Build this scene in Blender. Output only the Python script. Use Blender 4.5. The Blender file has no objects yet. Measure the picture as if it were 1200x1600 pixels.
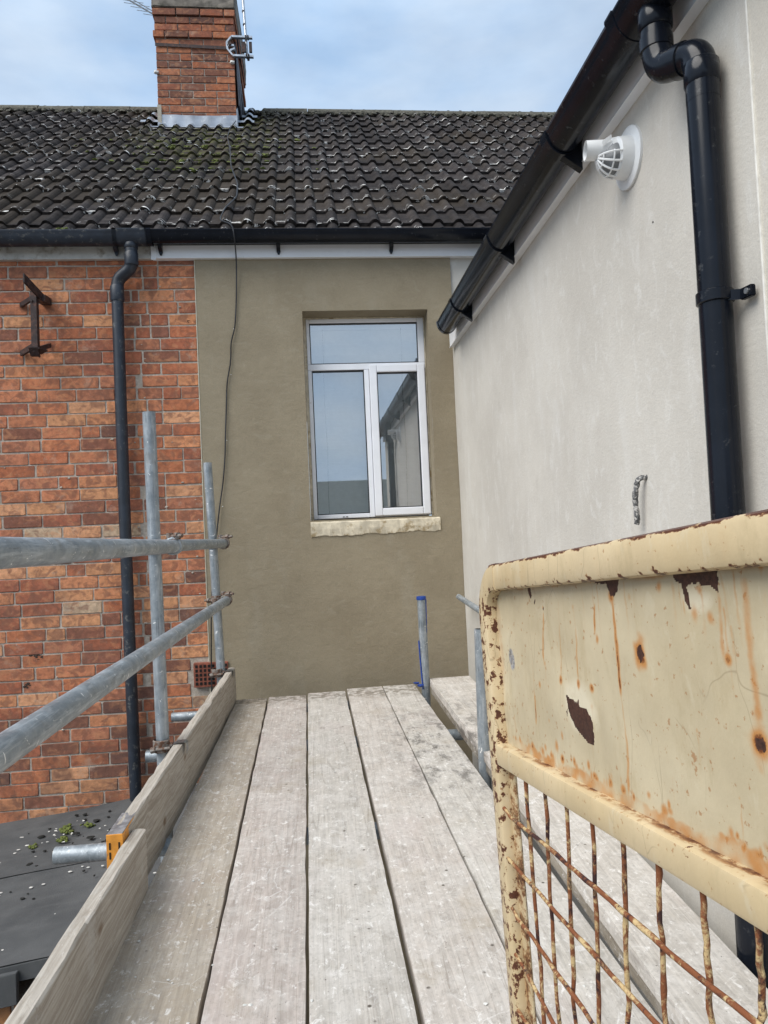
import bpy, bmesh, math, random
import numpy as np
from mathutils import Vector, Matrix
random.seed(7); RNG = np.random.default_rng(7)
sc = bpy.context.scene
PI = math.pi; R = math.radians

# ------------------------------------------------------------------ camera
cd = bpy.data.cameras.new('camera'); cam = bpy.data.objects.new('camera', cd)
sc.collection.objects.link(cam); sc.camera = cam
cd.sensor_fit = 'VERTICAL'; cd.sensor_height = 24.0; cd.lens = 24.0 * 1140 / 1600
cd.clip_start = 0.02; cd.clip_end = 2000
M3 = Matrix(((0.994361, 0.041757, -0.097485), (-0.095981, -0.036647, -0.994708), (-0.045108, 0.998455, -0.032433)))
cam.matrix_world = Matrix.Translation((0, 0, 1.0)) @ M3.to_4x4()
sc.render.resolution_x = 768; sc.render.resolution_y = 1024

# ------------------------------------------------------------------ world + sun
SUN_EL = R(50); SUN_AZ = R(-122)          # azimuth measured from +Y towards +X
w = bpy.data.worlds.new('World'); sc.world = w; w.use_nodes = True
nt = w.node_tree; N = nt.nodes; L = nt.links; N.clear()
out = N.new('ShaderNodeOutputWorld'); bg = N.new('ShaderNodeBackground'); bg.inputs['Strength'].default_value = 0.05
sky = N.new('ShaderNodeTexSky'); sky.sky_type = 'NISHITA'; sky.sun_disc = False
sky.sun_elevation = SUN_EL; sky.sun_rotation = SUN_AZ; sky.dust_density = 2.5; sky.air_density = 1.0
tc = N.new('ShaderNodeTexCoord'); mp = N.new('ShaderNodeMapping'); mp.inputs['Scale'].default_value = (1, 1, 2.6)
n1 = N.new('ShaderNodeTexNoise'); n1.inputs['Scale'].default_value = 2.3; n1.inputs['Detail'].default_value = 7; n1.inputs['Roughness'].default_value = .5
n2 = N.new('ShaderNodeTexNoise'); n2.inputs['Scale'].default_value = 5.0; n2.inputs['Detail'].default_value = 6
L.new(tc.outputs['Generated'], mp.inputs['Vector']); L.new(mp.outputs[0], n1.inputs['Vector']); L.new(mp.outputs[0], n2.inputs['Vector'])
r1 = N.new('ShaderNodeValToRGB'); r1.color_ramp.elements[0].position = .34; r1.color_ramp.elements[1].position = .62
r1.color_ramp.elements[0].color = (.55, .55, .55, 1); r1.color_ramp.elements[1].color = (.97, .97, .97, 1)
r2 = N.new('ShaderNodeValToRGB'); r2.color_ramp.elements[0].position = .32; r2.color_ramp.elements[1].position = .66
r2.color_ramp.elements[0].color = (4.0, 5.7, 8.0, 1); r2.color_ramp.elements[1].color = (6.1, 7.3, 8.7, 1)
L.new(n1.outputs['Fac'], r1.inputs['Fac']); L.new(n2.outputs['Fac'], r2.inputs['Fac'])
mx = N.new('ShaderNodeMix'); mx.data_type = 'RGBA'
L.new(r1.outputs['Color'], mx.inputs['Factor']); L.new(sky.outputs['Color'], mx.inputs['A']); L.new(r2.outputs['Color'], mx.inputs['B'])
L.new(mx.outputs['Result'], bg.inputs['Color']); L.new(bg.outputs[0], out.inputs['Surface'])

sd = bpy.data.lights.new('sun', 'SUN'); sd.energy = 1.5; sd.angle = R(48); sd.color = (1.0, .965, .91)
sun = bpy.data.objects.new('sun', sd); sc.collection.objects.link(sun)
sdir = Vector((math.sin(SUN_AZ) * math.cos(SUN_EL), math.cos(SUN_AZ) * math.cos(SUN_EL), math.sin(SUN_EL)))
sun.rotation_euler = (-sdir).to_track_quat('-Z', 'Y').to_euler(); sun.location = (-5, 2, 12)

sc.view_settings.view_transform = 'Standard'; sc.view_settings.look = 'None'
sc.view_settings.exposure = 1.38; sc.view_settings.gamma = 1.0; sc.view_settings.use_curve_mapping = False

# ------------------------------------------------------------------ material helpers
class NB:
    def __init__(s, name):
        s.m = bpy.data.materials.new(name); s.m.use_nodes = True
        s.t = s.m.node_tree; s.n = s.t.nodes; s.l = s.t.links; s.n.clear()
        s.o = s.n.new('ShaderNodeOutputMaterial'); s.b = s.n.new('ShaderNodeBsdfPrincipled')
        s.l.new(s.b.outputs[0], s.o.inputs[0]); s.geo = None
    def _in(s, sock, v):
        if hasattr(v, 'is_output') or isinstance(v, bpy.types.NodeSocket): s.l.new(v, sock)
        elif isinstance(v, (tuple, list)) and len(v) == 3 and sock.type == 'RGBA': sock.default_value = (*v, 1)
        else: sock.default_value = v
    def pos(s):
        g = s.n.new('ShaderNodeNewGeometry'); return g.outputs['Position']
    def obj(s):
        g = s.n.new('ShaderNodeTexCoord'); return g.outputs['Object']
    def info(s, k):
        g = s.n.new('ShaderNodeObjectInfo'); return g.outputs[k]
    def attr(s, name, k='Color'):
        g = s.n.new('ShaderNodeAttribute'); g.attribute_name = name; return g.outputs[k]
    def map(s, v, scale=(1, 1, 1), loc=(0, 0, 0), rot=(0, 0, 0)):
        g = s.n.new('ShaderNodeMapping'); s.l.new(v, g.inputs['Vector'])
        g.inputs['Scale'].default_value = scale; g.inputs['Location'].default_value = loc; g.inputs['Rotation'].default_value = rot
        return g.outputs[0]
    def vadd(s, a, b, op='ADD'):
        g = s.n.new('ShaderNodeVectorMath'); g.operation = op
        s._in(g.inputs[0], a); s._in(g.inputs[1], b); return g.outputs[0]
    def noise(s, v, scale=5, detail=4, rough=.55, dist=0):
        g = s.n.new('ShaderNodeTexNoise'); s.l.new(v, g.inputs['Vector'])
        g.inputs['Scale'].default_value = scale; g.inputs['Detail'].default_value = detail
        g.inputs['Roughness'].default_value = rough; g.inputs['Distortion'].default_value = dist; return g.outputs['Fac']
    def voro(s, v, scale=5, feat='F1', out='Distance'):
        g = s.n.new('ShaderNodeTexVoronoi'); s.l.new(v, g.inputs['Vector']); g.feature = feat
        g.inputs['Scale'].default_value = scale; return g.outputs[out]
    def ramp(s, f, a, b, va=0.0, vb=1.0):
        g = s.n.new('ShaderNodeMapRange'); g.interpolation_type = 'SMOOTHSTEP'; s._in(g.inputs[0], f)
        g.inputs[1].default_value = a; g.inputs[2].default_value = b; g.inputs[3].default_value = va; g.inputs[4].default_value = vb
        return g.outputs[0]
    def math(s, op, a, b=0.0):
        g = s.n.new('ShaderNodeMath'); g.operation = op; s._in(g.inputs[0], a); s._in(g.inputs[1], b); return g.outputs[0]
    def mul(s, a, b): return s.math('MULTIPLY', a, b)
    def sep(s, v, k):
        g = s.n.new('ShaderNodeSeparateXYZ'); s.l.new(v, g.inputs[0]); return g.outputs[k]
    def mix(s, f, a, b, mode='MIX'):
        g = s.n.new('ShaderNodeMix'); g.data_type = 'RGBA'; g.blend_type = mode
        s._in(g.inputs['Factor'], f); s._in(g.inputs['A'], a); s._in(g.inputs['B'], b); return g.outputs['Result']
    def scale(s, c, f):                        # colour times scalar
        g = s.n.new('ShaderNodeVectorMath'); g.operation = 'SCALE'; s._in(g.inputs[0], c); s._in(g.inputs['Scale'], f); return g.outputs[0]
    def bump(s, h, strength=.3, dist=.002):
        g = s.n.new('ShaderNodeBump'); g.inputs['Strength'].default_value = strength; g.inputs['Distance'].default_value = dist
        s.l.new(h, g.inputs['Height']); s.l.new(g.outputs[0], s.b.inputs['Normal'])
    def fin(s, col, rough=.8, metal=0.0, spec=None, coat=None):
        s._in(s.b.inputs['Base Color'], col); s._in(s.b.inputs['Roughness'], rough); s._in(s.b.inputs['Metallic'], metal)
        if spec is not None: s.b.inputs['Specular IOR Level'].default_value = spec
        if coat: s.b.inputs['Coat Weight'].default_value = coat; s.b.inputs['Coat Roughness'].default_value = .04
        return s.m

def mat_plain(name, col, rough=.6, metal=0, var=.12, sc_=30, spec=None, coat=None, bump=0, dirt=None):
    b = NB(name); p = b.pos(); n = b.noise(p, sc_, 4)
    c = b.scale(col, b.ramp(n, .3, .7, 1 - var, 1 + var))
    if dirt: c = b.mix(b.ramp(b.noise(p, dirt[1], 6, .65), dirt[2], dirt[3]), c, dirt[0])
    if bump: b.bump(n, bump, .002)
    return b.fin(c, rough, metal, spec, coat)

def mat_brick():
    b = NB('weathered_brick'); p = b.pos(); rnd = b.info('Random')
    off = b.vadd(p, b.scale((37.0, 19.0, 53.0), rnd))
    c = b.scale(b.info('Color'), b.ramp(b.noise(off, 38, 6, .65), .25, .75, .70, 1.26))
    # kiln kiss marks: slanted darker bands with a warm edge
    c = b.mix(b.mul(b.ramp(b.noise(b.map(off, (14, 1, 17), rot=(0, -.5, 0)), 1.0, 4, .6, .9), .50, .64), .45), c, (.56, .26, .13))
    sl = b.noise(b.map(off, (16, 1, 19), rot=(0, .6, 0)), 1.0, 3, .5, 1.0)
    c = b.mix(b.mul(b.ramp(sl, .46, .62), .60), c, (.19, .085, .058))
    c = b.mix(b.mul(b.ramp(b.noise(off, 70, 4, .7), .60, .74), .55), c, (.13, .07, .05))
    c = b.mix(b.mul(b.ramp(b.noise(off, 210, 2), .66, .74), .6), c, (.52, .42, .34))
    c = b.mix(b.mul(b.ramp(b.noise(p, 2.1, 4, .6), .50, .70), .30), c, (.15, .085, .065))
    c = b.mix(b.mul(b.mul(b.ramp(b.sep(p, 2), .25, -.35), b.ramp(b.noise(p, 7, 5, .65), .35, .6)), .45), c, (.11, .065, .05))
    c = b.mix(b.mul(b.ramp(b.noise(p, 9, 6, .75), .56, .68), .35), c, (.46, .35, .27))
    h = b.noise(off, 120, 5, .7); b.bump(h, .55, .003)
    return b.fin(c, .93, spec=.25)

def mat_mortar():
    b = NB('lime_mortar'); p = b.pos()
    c = b.mix(b.ramp(b.noise(p, 60, 5, .7), .35, .7), (.38, .325, .265), (.55, .49, .42))
    c = b.mix(b.mul(b.ramp(b.noise(p, 3, 4), .5, .68), .4), c, (.30, .26, .22))
    b.bump(b.noise(p, 260, 4, .7), .8, .004); return b.fin(c, .95, spec=.2)

def mat_render_brown():
    b = NB('olive_brown_render'); p = b.pos()
    c = b.mix(b.ramp(b.noise(p, 2.2, 5, .6), .3, .7), (.250, .208, .142), (.296, .250, .174))
    c = b.mix(b.mul(b.ramp(b.noise(b.map(p, (1.2, 1, .35)), 5, 6, .6), .52, .75), .35), c, (.33, .30, .235))
    c = b.mix(b.mul(b.ramp(b.noise(p, 26, 5, .7), .5, .8), .22), c, (.16, .135, .09))
    c = b.scale(c, b.ramp(b.noise(p, 240, 2), .3, .7, .93, 1.07))
    h = b.math('ADD', b.mul(b.noise(p, 16, 5, .6), 1.4), b.mul(b.noise(p, 230, 3, .7), .5)); tr = b.noise(b.map(p, (1, 1, 2.2), rot=(0, .7, 0)), 7, 7, .7, 1.6)
    c = b.mix(b.mul(b.ramp(tr, .52, .68), .28), c, (.215, .18, .12))
    c = b.mix(b.mul(b.ramp(tr, .46, .34), .22), c, (.36, .325, .25))
    h = b.math('ADD', h, b.mul(tr, .7)); b.bump(h, .5, .005)
    return b.fin(c, .9, spec=.25)

def mat_render_cream(name, base=(.56, .53, .475), lo=(.485, .455, .405)):
    b = NB(name); p = b.pos()
    c = b.mix(b.ramp(b.noise(p, 1.6, 6, .62), .32, .68), lo, base)
    # pale trowel streaks running down, soft
    st = b.noise(b.map(p, (1, 3.2, .8)), 2.6, 6, .6, .5)
    c = b.mix(b.mul(b.ramp(st, .50, .72), .30), c, (.63, .615, .58))
    sw = b.noise(b.map(p, (1, 2.0, 1.0), rot=(.5, 0, 0)), 11, 5, .65, 1.2)
    c = b.mix(b.mul(b.ramp(sw, .52, .72), .40), c, (.66, .645, .61))
    c = b.mix(b.mul(b.ramp(b.noise(p, 5, 5, .7), .58, .78), .3), c, (.37, .34, .30))
    c = b.scale(c, b.ramp(b.noise(p, 330, 2), .3, .7, .94, 1.06))
    h = b.math('ADD', b.mul(b.noise(b.map(p, (1, 1, 1.6), rot=(.6, 0, 0)), 70, 4, .7), .8), b.mul(b.noise(p, 9, 4), 1.2)); b.bump(h, .36, .004)
    return b.fin(c, .9, spec=.25)

def mat_tile():
    b = NB('concrete_roof_tile'); p = b.pos(); o = b.obj(); rnd = b.info('Random')
    off = b.vadd(o, b.scale((11.0, 23.0, 7.0), rnd))
    c = b.mix(b.ramp(b.noise(off, 14, 6, .65), .3, .7), (.020, .017, .017), (.054, .046, .043))
    c = b.scale(c, b.ramp(rnd, 0, 1, .72, 1.25))
    c = b.mix(b.mul(b.ramp(b.noise(p, 95, 4, .7), .62, .72), .45), c, (.14, .125, .115))
    # lichen-brown wash and moss below the chimney
    c = b.mix(b.mul(b.ramp(b.noise(p, 1.3, 5, .6), .46, .62), .5), c, (.045, .034, .022))
    mossy = b.mul(b.ramp(b.math('ABSOLUTE', b.math('ADD', b.sep(p, 0), .80)), .85, .25), b.ramp(b.sep(p, 1), 5.0, 6.7))
    moss = b.mul(mossy, b.ramp(b.noise(p, 13, 5, .7), .47, .62))
    c = b.mix(b.mul(moss, .7), c, (.115, .12, .035))
    # pale droppings and scraped edges that sit near the tail of the tile
    tail = b.ramp(b.sep(o, 1), .11, .012)
    sp = b.ramp(b.math('ADD', b.noise(b.map(off, (1, 2.4, 1)), 17, 4, .6, .5), b.mul(tail, .03)), .622, .642)
    c = b.mix(b.mul(b.mul(sp, tail), b.ramp(rnd, .12, .3)), c, (.72, .70, .66))
    b.bump(b.noise(p, 160, 4, .7), .8, .004); return b.fin(c, .93, spec=.14)

def mat_board():
    b = NB('weathered_scaffold_board'); p = b.pos(); rnd = b.info('Random'); oc = b.info('Color')
    off = b.vadd(p, b.scale((13.0, 5.0, 0.0), rnd))
    g = b.noise(b.map(off, (34, .9, 34)), 3.2, 5, .6, .7)
    c = b.scale(oc, b.ramp(g, .28, .72, .80, 1.12))
    g2 = b.noise(b.map(off, (90, 2.0, 90)), 3, 3, .6, .4)
    c = b.mix(b.mul(b.ramp(g2, .58, .70), .38), c, (.20, .165, .13))
    # dried plaster smears trodden into the wood: blotchy, wide
    sm = b.noise(b.map(off, (1.0, .9, 1)), 11, 10, .74, .4)
    brn = b.ramp(b.sep(oc, 2), .235, .37, .22, .50)
    c = b.mix(b.mul(b.ramp(sm, .40, .62), brn), c, (.57, .54, .50))
    sm2 = b.noise(off, 28, 7, .72, .8)
    c = b.mix(b.mul(b.ramp(sm2, .54, .70), b.mul(brn, .9)), c, (.69, .665, .63))
    fn = b.noise(b.map(off, (1, .8, 1)), 85, 6, .75); c = b.mix(b.mul(b.ramp(fn, .52, .64), .42), c, (.28, .255, .225))
    m3 = b.noise(b.map(off, (1, .62, 1), loc=(7, 3, 0)), 30, 8, .78, .6); c = b.mix(b.mul(b.ramp(m3, .53, .66), .50), c, (.27, .245, .215))
    m4 = b.noise(b.map(off, (1, .7, 1), loc=(2, 8, 0)), 48, 7, .76, .5); c = b.mix(b.mul(b.ramp(m4, .55, .66), .62), c, (.76, .74, .71))
    yb = b.noise(b.map(off, (1, .8, 1), loc=(4, 1, 0)), 5, 5, .65); c = b.mix(b.mul(b.ramp(yb, .55, .72), .35), c, (.33, .27, .19))
    pk = b.noise(b.map(off, (1, .6, 1)), 3.6, 5, .6)
    c = b.mix(b.mul(b.ramp(pk, .53, .68), .25), c, (.42, .34, .315))
    dk = b.noise(b.map(off, (1.5, .7, 1)), 13, 7, .72)
    c = b.mix(b.mul(b.ramp(dk, .57, .72), .50), c, (.20, .18, .16))
    spl = b.voro(b.map(off, (26, .55, 26)), 1.0, 'DISTANCE_TO_EDGE'); c = b.mix(b.mul(b.mul(b.ramp(spl, .028, .0), b.ramp(b.noise(off, 3.1, 3), .48, .58)), .32), c, (.16, .13, .10))
    # footprint scuffs: thin arcs
    v = b.voro(b.vadd(off, b.scale((.12, .2, 0), b.noise(off, 6, 3))), 5.5, 'DISTANCE_TO_EDGE')
    c = b.mix(b.mul(b.mul(b.ramp(v, .010, .0), b.ramp(b.noise(off, 4.5, 3), .5, .62)), .35), c, (.76, .75, .73))
    k = b.voro(off, 19, 'F1'); c = b.mix(b.mul(b.ramp(k, .12, .05), b.ramp(b.noise(off, 8, 2), .55, .62)), c, (.10, .085, .07))
    sp = b.noise(off, 130, 3, .6); c = b.mix(b.mul(b.ramp(sp, .68, .73), .8), c, (.10, .09, .08))
    # black muck by the far right post
    px = b.ramp(b.math('ABSOLUTE', b.math('SUBTRACT', b.sep(p, 0), .52)), .30, .06)
    py = b.ramp(b.math('ABSOLUTE', b.math('SUBTRACT', b.sep(p, 1), 3.15)), .9, .15)
    mk = b.mul(b.mul(px, py), b.ramp(b.noise(b.map(p, (1, .6, 1)), 12, 7, .75), .47, .62))
    c = b.mix(b.mul(mk, .8), c, (.075, .068, .06))
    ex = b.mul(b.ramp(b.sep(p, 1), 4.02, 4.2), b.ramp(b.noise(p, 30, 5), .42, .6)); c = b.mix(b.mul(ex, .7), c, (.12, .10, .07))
    c = b.scale(c, 1.09)
    h = b.math('ADD', b.mul(g, .7), b.math('ADD', b.mul(sm2, .5), b.mul(g2, .4))); b.bump(h, .38, .003)
    return b.fin(c, .88, spec=.25)

def mat_toe():
    b = NB('sawn_toe_board_timber'); p = b.pos(); rnd = b.info('Random')
    off = b.vadd(p, b.scale((3.0, 9.0, 5.0), rnd))
    g = b.noise(b.map(off, (30, 1.3, 30)), 3, 6, .6, 1.0)
    c = b.mix(b.ramp(g, .3, .72), (.30, .262, .218), (.475, .435, .38))
    kn = b.voro(b.map(off, (2.2, 1, 2.2)), 3.3); c = b.mix(b.mul(b.ramp(kn, .13, .05), .8), c, (.17, .105, .06))
    c = b.mix(b.mul(b.ramp(b.noise(off, 9, 7, .7), .54, .70), .45), c, (.50, .48, .45))
    c = b.mix(b.mul(b.ramp(b.noise(off, 17, 6, .72), .60, .72), .5), c, (.17, .13, .095))
    up = b.ramp(b.noise(b.map(off, (8, 2, 8)), 14, 5, .7), .62, .7)
    c = b.mix(b.mul(up, .4), c, (.66, .63, .58))
    b.bump(b.math('ADD', g, b.noise(off, 90, 4, .7)), .5, .0035); return b.fin(c, .9, spec=.2)

def mat_galv(name='galvanised_tube', S=(25, 2.2, 25)):
    b = NB(name); p = b.pos(); rnd = b.info('Random')
    off = b.vadd(p, b.scale((5.0, 3.0, 8.0), rnd))
    c = b.mix(b.ramp(b.noise(off, 15, 6, .68), .3, .72), (.20, .23, .25), (.36, .39, .41))
    st = b.noise(b.map(off, S), 3, 6, .7, .5)
    c = b.mix(b.mul(b.ramp(b.noise(b.map(off, tuple(q * 1.7 for q in S)), 3.1, 6, .7), .56, .70), .6), c, (.10, .11, .12))
    c = b.mix(b.mul(b.ramp(st, .50, .66), .6), c, (.52, .55, .57))
    c = b.mix(b.mul(b.ramp(b.noise(off, 7, 5, .7), .58, .72), .35), c, (.19, .155, .115))
    sp = b.math('MAXIMUM', b.ramp(b.noise(off, 60, 2, .5, 1.2), .70, .715), b.ramp(b.noise(b.map(off, tuple(.35 if q > 10 else 1.3 for q in S)), 60, 1, .5, .3), .735, .75))
    c = b.mix(sp, c, (.80, .80, .78))
    b.bump(b.noise(off, 55, 5, .7), .35, .002)
    return b.fin(c, b.ramp(b.noise(off, 20, 3), .3, .7, .38, .62), .45)

def mat_rusty():
    b = NB('rusty_fitting'); p = b.pos()
    c = b.mix(b.ramp(b.noise(p, 60, 5, .7), .35, .62), (.115, .048, .022), (.24, .225, .205))
    b.bump(b.noise(p, 200, 3), .4, .002); return b.fin(c, .75, .3)

def gate_mat(name, use_attr, edge):
    b = NB(name); o = b.obj()
    n = b.noise(o, 22, 5, .6)
    c = b.mix(b.ramp(b.noise(o, 6, 4), .3, .7), *(((.475, .395, .255), (.55, .47, .32)) if use_attr else ((.53, .41, .235), (.60, .48, .30))))
    c = b.scale(c, b.ramp(n, .25, .75, .93, 1.05))
    c = b.mix(b.mul(b.ramp(b.noise(b.map(o, (1, 1, .35)), 40, 6, .7), .50, .72), .4), c, (.38, .30, .17))
    c = b.mix(b.mul(b.ramp(b.noise(b.map(o, (1.6, 1, .8), rot=(0, .7, 0)), 26, 5, .65, .6), .56, .66), .30), c, (.60, .54, .40))
    sc1 = b.voro(b.vadd(b.map(o, (1, 1, .25), rot=(0, .5, 0)), b.scale((.03, 0, .03), b.noise(o, 14, 2))), 26, 'DISTANCE_TO_EDGE')
    c = b.mix(b.mul(b.mul(b.ramp(sc1, .012, .0), b.ramp(b.noise(o, 12, 3), .50, .60)), .5), c, (.26, .20, .12))
    rough = .42
    tiny = b.ramp(b.noise(o, 150, 3, .6), .63, .69)
    c = b.mix(b.mul(tiny, .7), c, (.33, .15, .05))
    if use_attr:
        a = b.attr('marks'); s = b.n.new('ShaderNodeSeparateColor'); b.l.new(a, s.inputs[0])
        fine = b.noise(o, 320, 4, .7); med = b.noise(o, 70, 5, .7)
        c = b.mix(b.mul(b.attr('marks', 'Alpha'), b.ramp(med, .3, .5, .5, .95)), c, (.64, .57, .42))
        st = b.ramp(b.math('ADD', s.outputs[0], b.mul(b.math('SUBTRACT', med, .5), .55)), .12, .75)
        c = b.mix(b.mul(st, .85), c, (.46, .185, .035))
        core = b.ramp(b.math('ADD', s.outputs[0], b.mul(b.math('SUBTRACT', fine, .5), .8)), .72, 1.0)
        c = b.mix(core, c, (.145, .042, .012))
        ch = b.ramp(b.math('ADD', s.outputs[1], b.mul(b.math('SUBTRACT', med, .5), .30)), .44, .52)
        c = b.mix(ch, c, b.mix(b.ramp(fine, .3, .7), (.028, .014, .011), (.085, .038, .026)))
        sd_ = b.mul(b.ramp(s.outputs[2], .2, .6), b.ramp(fine, .36, .46)); c = b.mix(sd_, c, b.mix(b.ramp(med, .4, .6), (.13, .13, .135), (.42, .42, .43)))
    if edge:
        z = b.sep(o, 2); x = b.sep(o, 0)
        big = b.noise(b.map(o, (1, 1, 2.0)), 34, 6, .72); big2 = b.noise(o, 13, 5, .7)
        if edge == 'frame':
            up = b.ramp(z, .046, .0585)                  # chipped along the top edge
            m = b.ramp(b.math('ADD', b.mul(up, .46), big), .82, .88)
            m2 = b.ramp(b.math('ADD', b.mul(b.ramp(z, .034, .026), .13), b.noise(o, 75, 5, .7)), .655, .70)
            m3 = b.ramp(b.math('ADD', b.mul(b.ramp(x, -.040, -.058), .17), b.noise(b.map(o, (1, 1, .6)), 75, 5, .7)), .685, .72)
            m = b.math('MAXIMUM', m, b.math('MAXIMUM', m2, m3))
        else:                                             # mid rail and posts
            m = b.math('MAXIMUM', b.ramp(b.noise(o, 60, 5, .7), .65, .69), b.mul(b.ramp(b.sep(o, 1), .003, .013), b.ramp(b.noise(b.map(o, (.6, 1, 1)), 60, 6, .75), .44, .62)))
            m = b.math('MAXIMUM', m, b.mul(b.ramp(b.noise(b.map(o, (1, 1, .12)), 55, 4, .6), .62, .70), .35))
        halo = b.ramp(b.math('ADD', m, b.mul(b.noise(b.map(o, (1, 1, .5)), 30, 5, .7), .62)), .33, .8)
        c = b.mix(b.mul(halo, .70), c, (.44, .19, .05))
        c = b.mix(m, c, b.mix(b.noise(o, 200, 3), (.045, .018, .014), (.13, .045, .02)))
    b.bump(b.math('ADD', n, b.mul(b.noise(o, 260, 3), .3)), .25, .002)
    return b.fin(c, rough, spec=.4)

def mat_wire():
    b = NB('rusting_painted_wire'); o = b.obj()
    c = b.mix(b.ramp(b.noise(b.map(o, (1, 1, 1)), 42, 8, .75, .8), .42, .52), (.52, .38, .19), (.20, .070, .028))
    c = b.mix(b.ramp(b.noise(o, 31, 8, .7, .9), .52, .60), c, (.045, .020, .018))
    b.bump(b.noise(o, 300, 3), .6, .002); return b.fin(c, .7, spec=.3)

def mat_felt():
    b = NB('mineral_roofing_felt'); p = b.pos()
    c = b.mix(b.ramp(b.noise(p, 3, 6, .6), .3, .7), (.064, .067, .069), (.108, .110, .110))
    c = b.mix(b.mul(b.ramp(b.noise(b.map(p, (.6, 2, 1)), 5, 5, .6), .52, .7), .4), c, (.12, .12, .12))
    c = b.mix(b.mul(b.ramp(b.noise(p, 30, 5, .7), .62, .7), .4), c, (.15, .145, .14))
    b.bump(b.noise(p, 420, 3, .7), .8, .003); return b.fin(c, .9, spec=.3)

def mat_glass():
    b = NB('window_glass'); b.n.remove(b.b)
    tr = b.n.new('ShaderNodeBsdfTransparent'); tr.inputs[0].default_value = (.95, .985, .98, 1)
    gl = b.n.new('ShaderNodeBsdfGlossy'); gl.inputs['Roughness'].default_value = .012; gl.inputs[0].default_value = (1, 1, 1, 1)
    fr = b.n.new('ShaderNodeFresnel'); fr.inputs[0].default_value = 1.6
    f = b.math('MINIMUM', b.math('ADD', b.mul(fr.outputs[0], 2.0), .30), 1.0)
    ms = b.n.new('ShaderNodeMixShader'); b.l.new(f, ms.inputs[0]); b.l.new(tr.outputs[0], ms.inputs[1]); b.l.new(gl.outputs[0], ms.inputs[2])
    b.l.new(ms.outputs[0], b.o.inputs[0]); return b.m

MT = dict(
    brick=mat_brick(), mortar=mat_mortar(), brown=mat_render_brown(), cream=mat_render_cream('cream_render'),
    cream2=mat_render_cream('pale_stone_render', (.56, .525, .46), (.49, .455, .39)), tile=mat_tile(), board=mat_board(), toe=mat_toe(),
    galv=mat_galv(), galvz=mat_galv('galvanised_upright', (25, 25, 2.2)), rusty=mat_rusty(), gframe=gate_mat('cream_gate_frame_paint', False, 'frame'),
    grail=gate_mat('cream_gate_rail_paint', False, 'rail'), gpanel=gate_mat('cream_gate_panel_paint', True, None), wire=mat_wire(),
    felt=mat_felt(), glass=mat_glass(),
    gloss=mat_plain('gloss_black_plastic', (.007, .009, .014), .19, spec=.22, var=.2, sc_=9, dirt=((.05, .052, .055), 45, .60, .72)),
    matte=mat_plain('aged_black_plastic', (.017, .023, .034), .45, var=.25, sc_=14, dirt=((.11, .11, .105), 26, .56, .70)),
    upvc=mat_plain('white_window_plastic', (.83, .84, .87), .32, var=.03, sc_=8, dirt=((.50, .47, .42), 30, .66, .78)),
    fwhite=mat_plain('white_fascia_plastic', (.80, .81, .83), .35, var=.03, sc_=6, dirt=((.5, .48, .45), 25, .66, .8)),
    fold=mat_plain('old_painted_fascia', (.52, .51, .48), .7, var=.12, sc_=10, dirt=((.26, .22, .17), 14, .50, .72), bump=.3),
    gasket=mat_plain('black_rubber_gasket', (.015, .016, .018), .5),
    blind=mat_plain('white_blind_slat', (.88, .90, .90), .5, var=.03),
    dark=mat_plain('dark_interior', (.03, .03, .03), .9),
    sill=mat_plain('stripped_stone_sill', (.60, .53, .40), .9, var=.2, sc_=22, bump=.8, dirt=((.33, .25, .14), 18, .50, .66)),
    lead=mat_plain('lead_sheet', (.27, .30, .345), .42, .25, var=.22, sc_=9, bump=.25, dirt=((.46, .48, .50), 14, .58, .70)),
    cement=mat_plain('cement_flaunching', (.20, .175, .145), .95, var=.35, sc_=12, bump=.8, dirt=((.08, .075, .055), 9, .48, .64)),
    slate=mat_plain('dark_slate', (.045, .042, .052), .6, var=.3, sc_=8, bump=.4),
    ridge=mat_plain('mossy_ridge_concrete', (.085, .080, .062), .95, var=.4, sc_=35, bump=.9, dirt=((.16, .15, .11), 45, .56, .66)),
    white=mat_plain('white_flue_plastic', (.74, .755, .76), .35, var=.03), grille=mat_plain('flue_shadow_grey', (.20, .21, .22), .6),
    steel=mat_plain('bright_zinc_steel', (.48, .50, .52), .32, .75, var=.2, sc_=30), black=mat_plain('black_cable_rubber', (.018, .019, .022), .5),
    iron=mat_plain('rusty_black_iron', (.034, .020, .018), .65, .2, var=.4, sc_=40, bump=.4, dirt=((.10, .045, .03), 30, .5, .66)),
    terra=mat_plain('terracotta', (.24, .075, .045), .85, var=.25, sc_=40, bump=.4), hole=mat_plain('hole_shade_and_ink', (.008, .006, .005), .95),  # near-black for the painted shade of vent and drill holes, and for print
    moss=mat_plain('cushion_moss', (.10, .12, .025), .95, var=.4, sc_=90, bump=1), grime=mat_plain('dark_moss_crumb', (.012, .012, .010), .95, var=.3),
    drop=mat_plain('bird_dropping', (.62, .61, .57), .9, var=.15, sc_=60), orange=mat_plain('orange_end_band', (.66, .27, .035), .55, var=.15, sc_=30, dirt=((.33, .16, .05), 40, .58, .7)),
    blue=mat_plain('blue_tape', (.012, .05, .26), .5, var=.2, sc_=40), ground=mat_plain('yard_concrete', (.13, .125, .115), .95, var=.25, sc_=1.5, bump=.4),
    gardenbrick=mat_plain('far_house_brick', (.26, .13, .085), .95, var=.25, sc_=7), farroof=mat_plain('far_house_slate', (.17, .185, .17), .8, var=.2, sc_=6),
    tube_in=mat_plain('tube_inside', (.03, .03, .032), .8), tape=mat_plain('worn_steel_band', (.42, .44, .46), .35, .6, var=.35, sc_=45),
)

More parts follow.
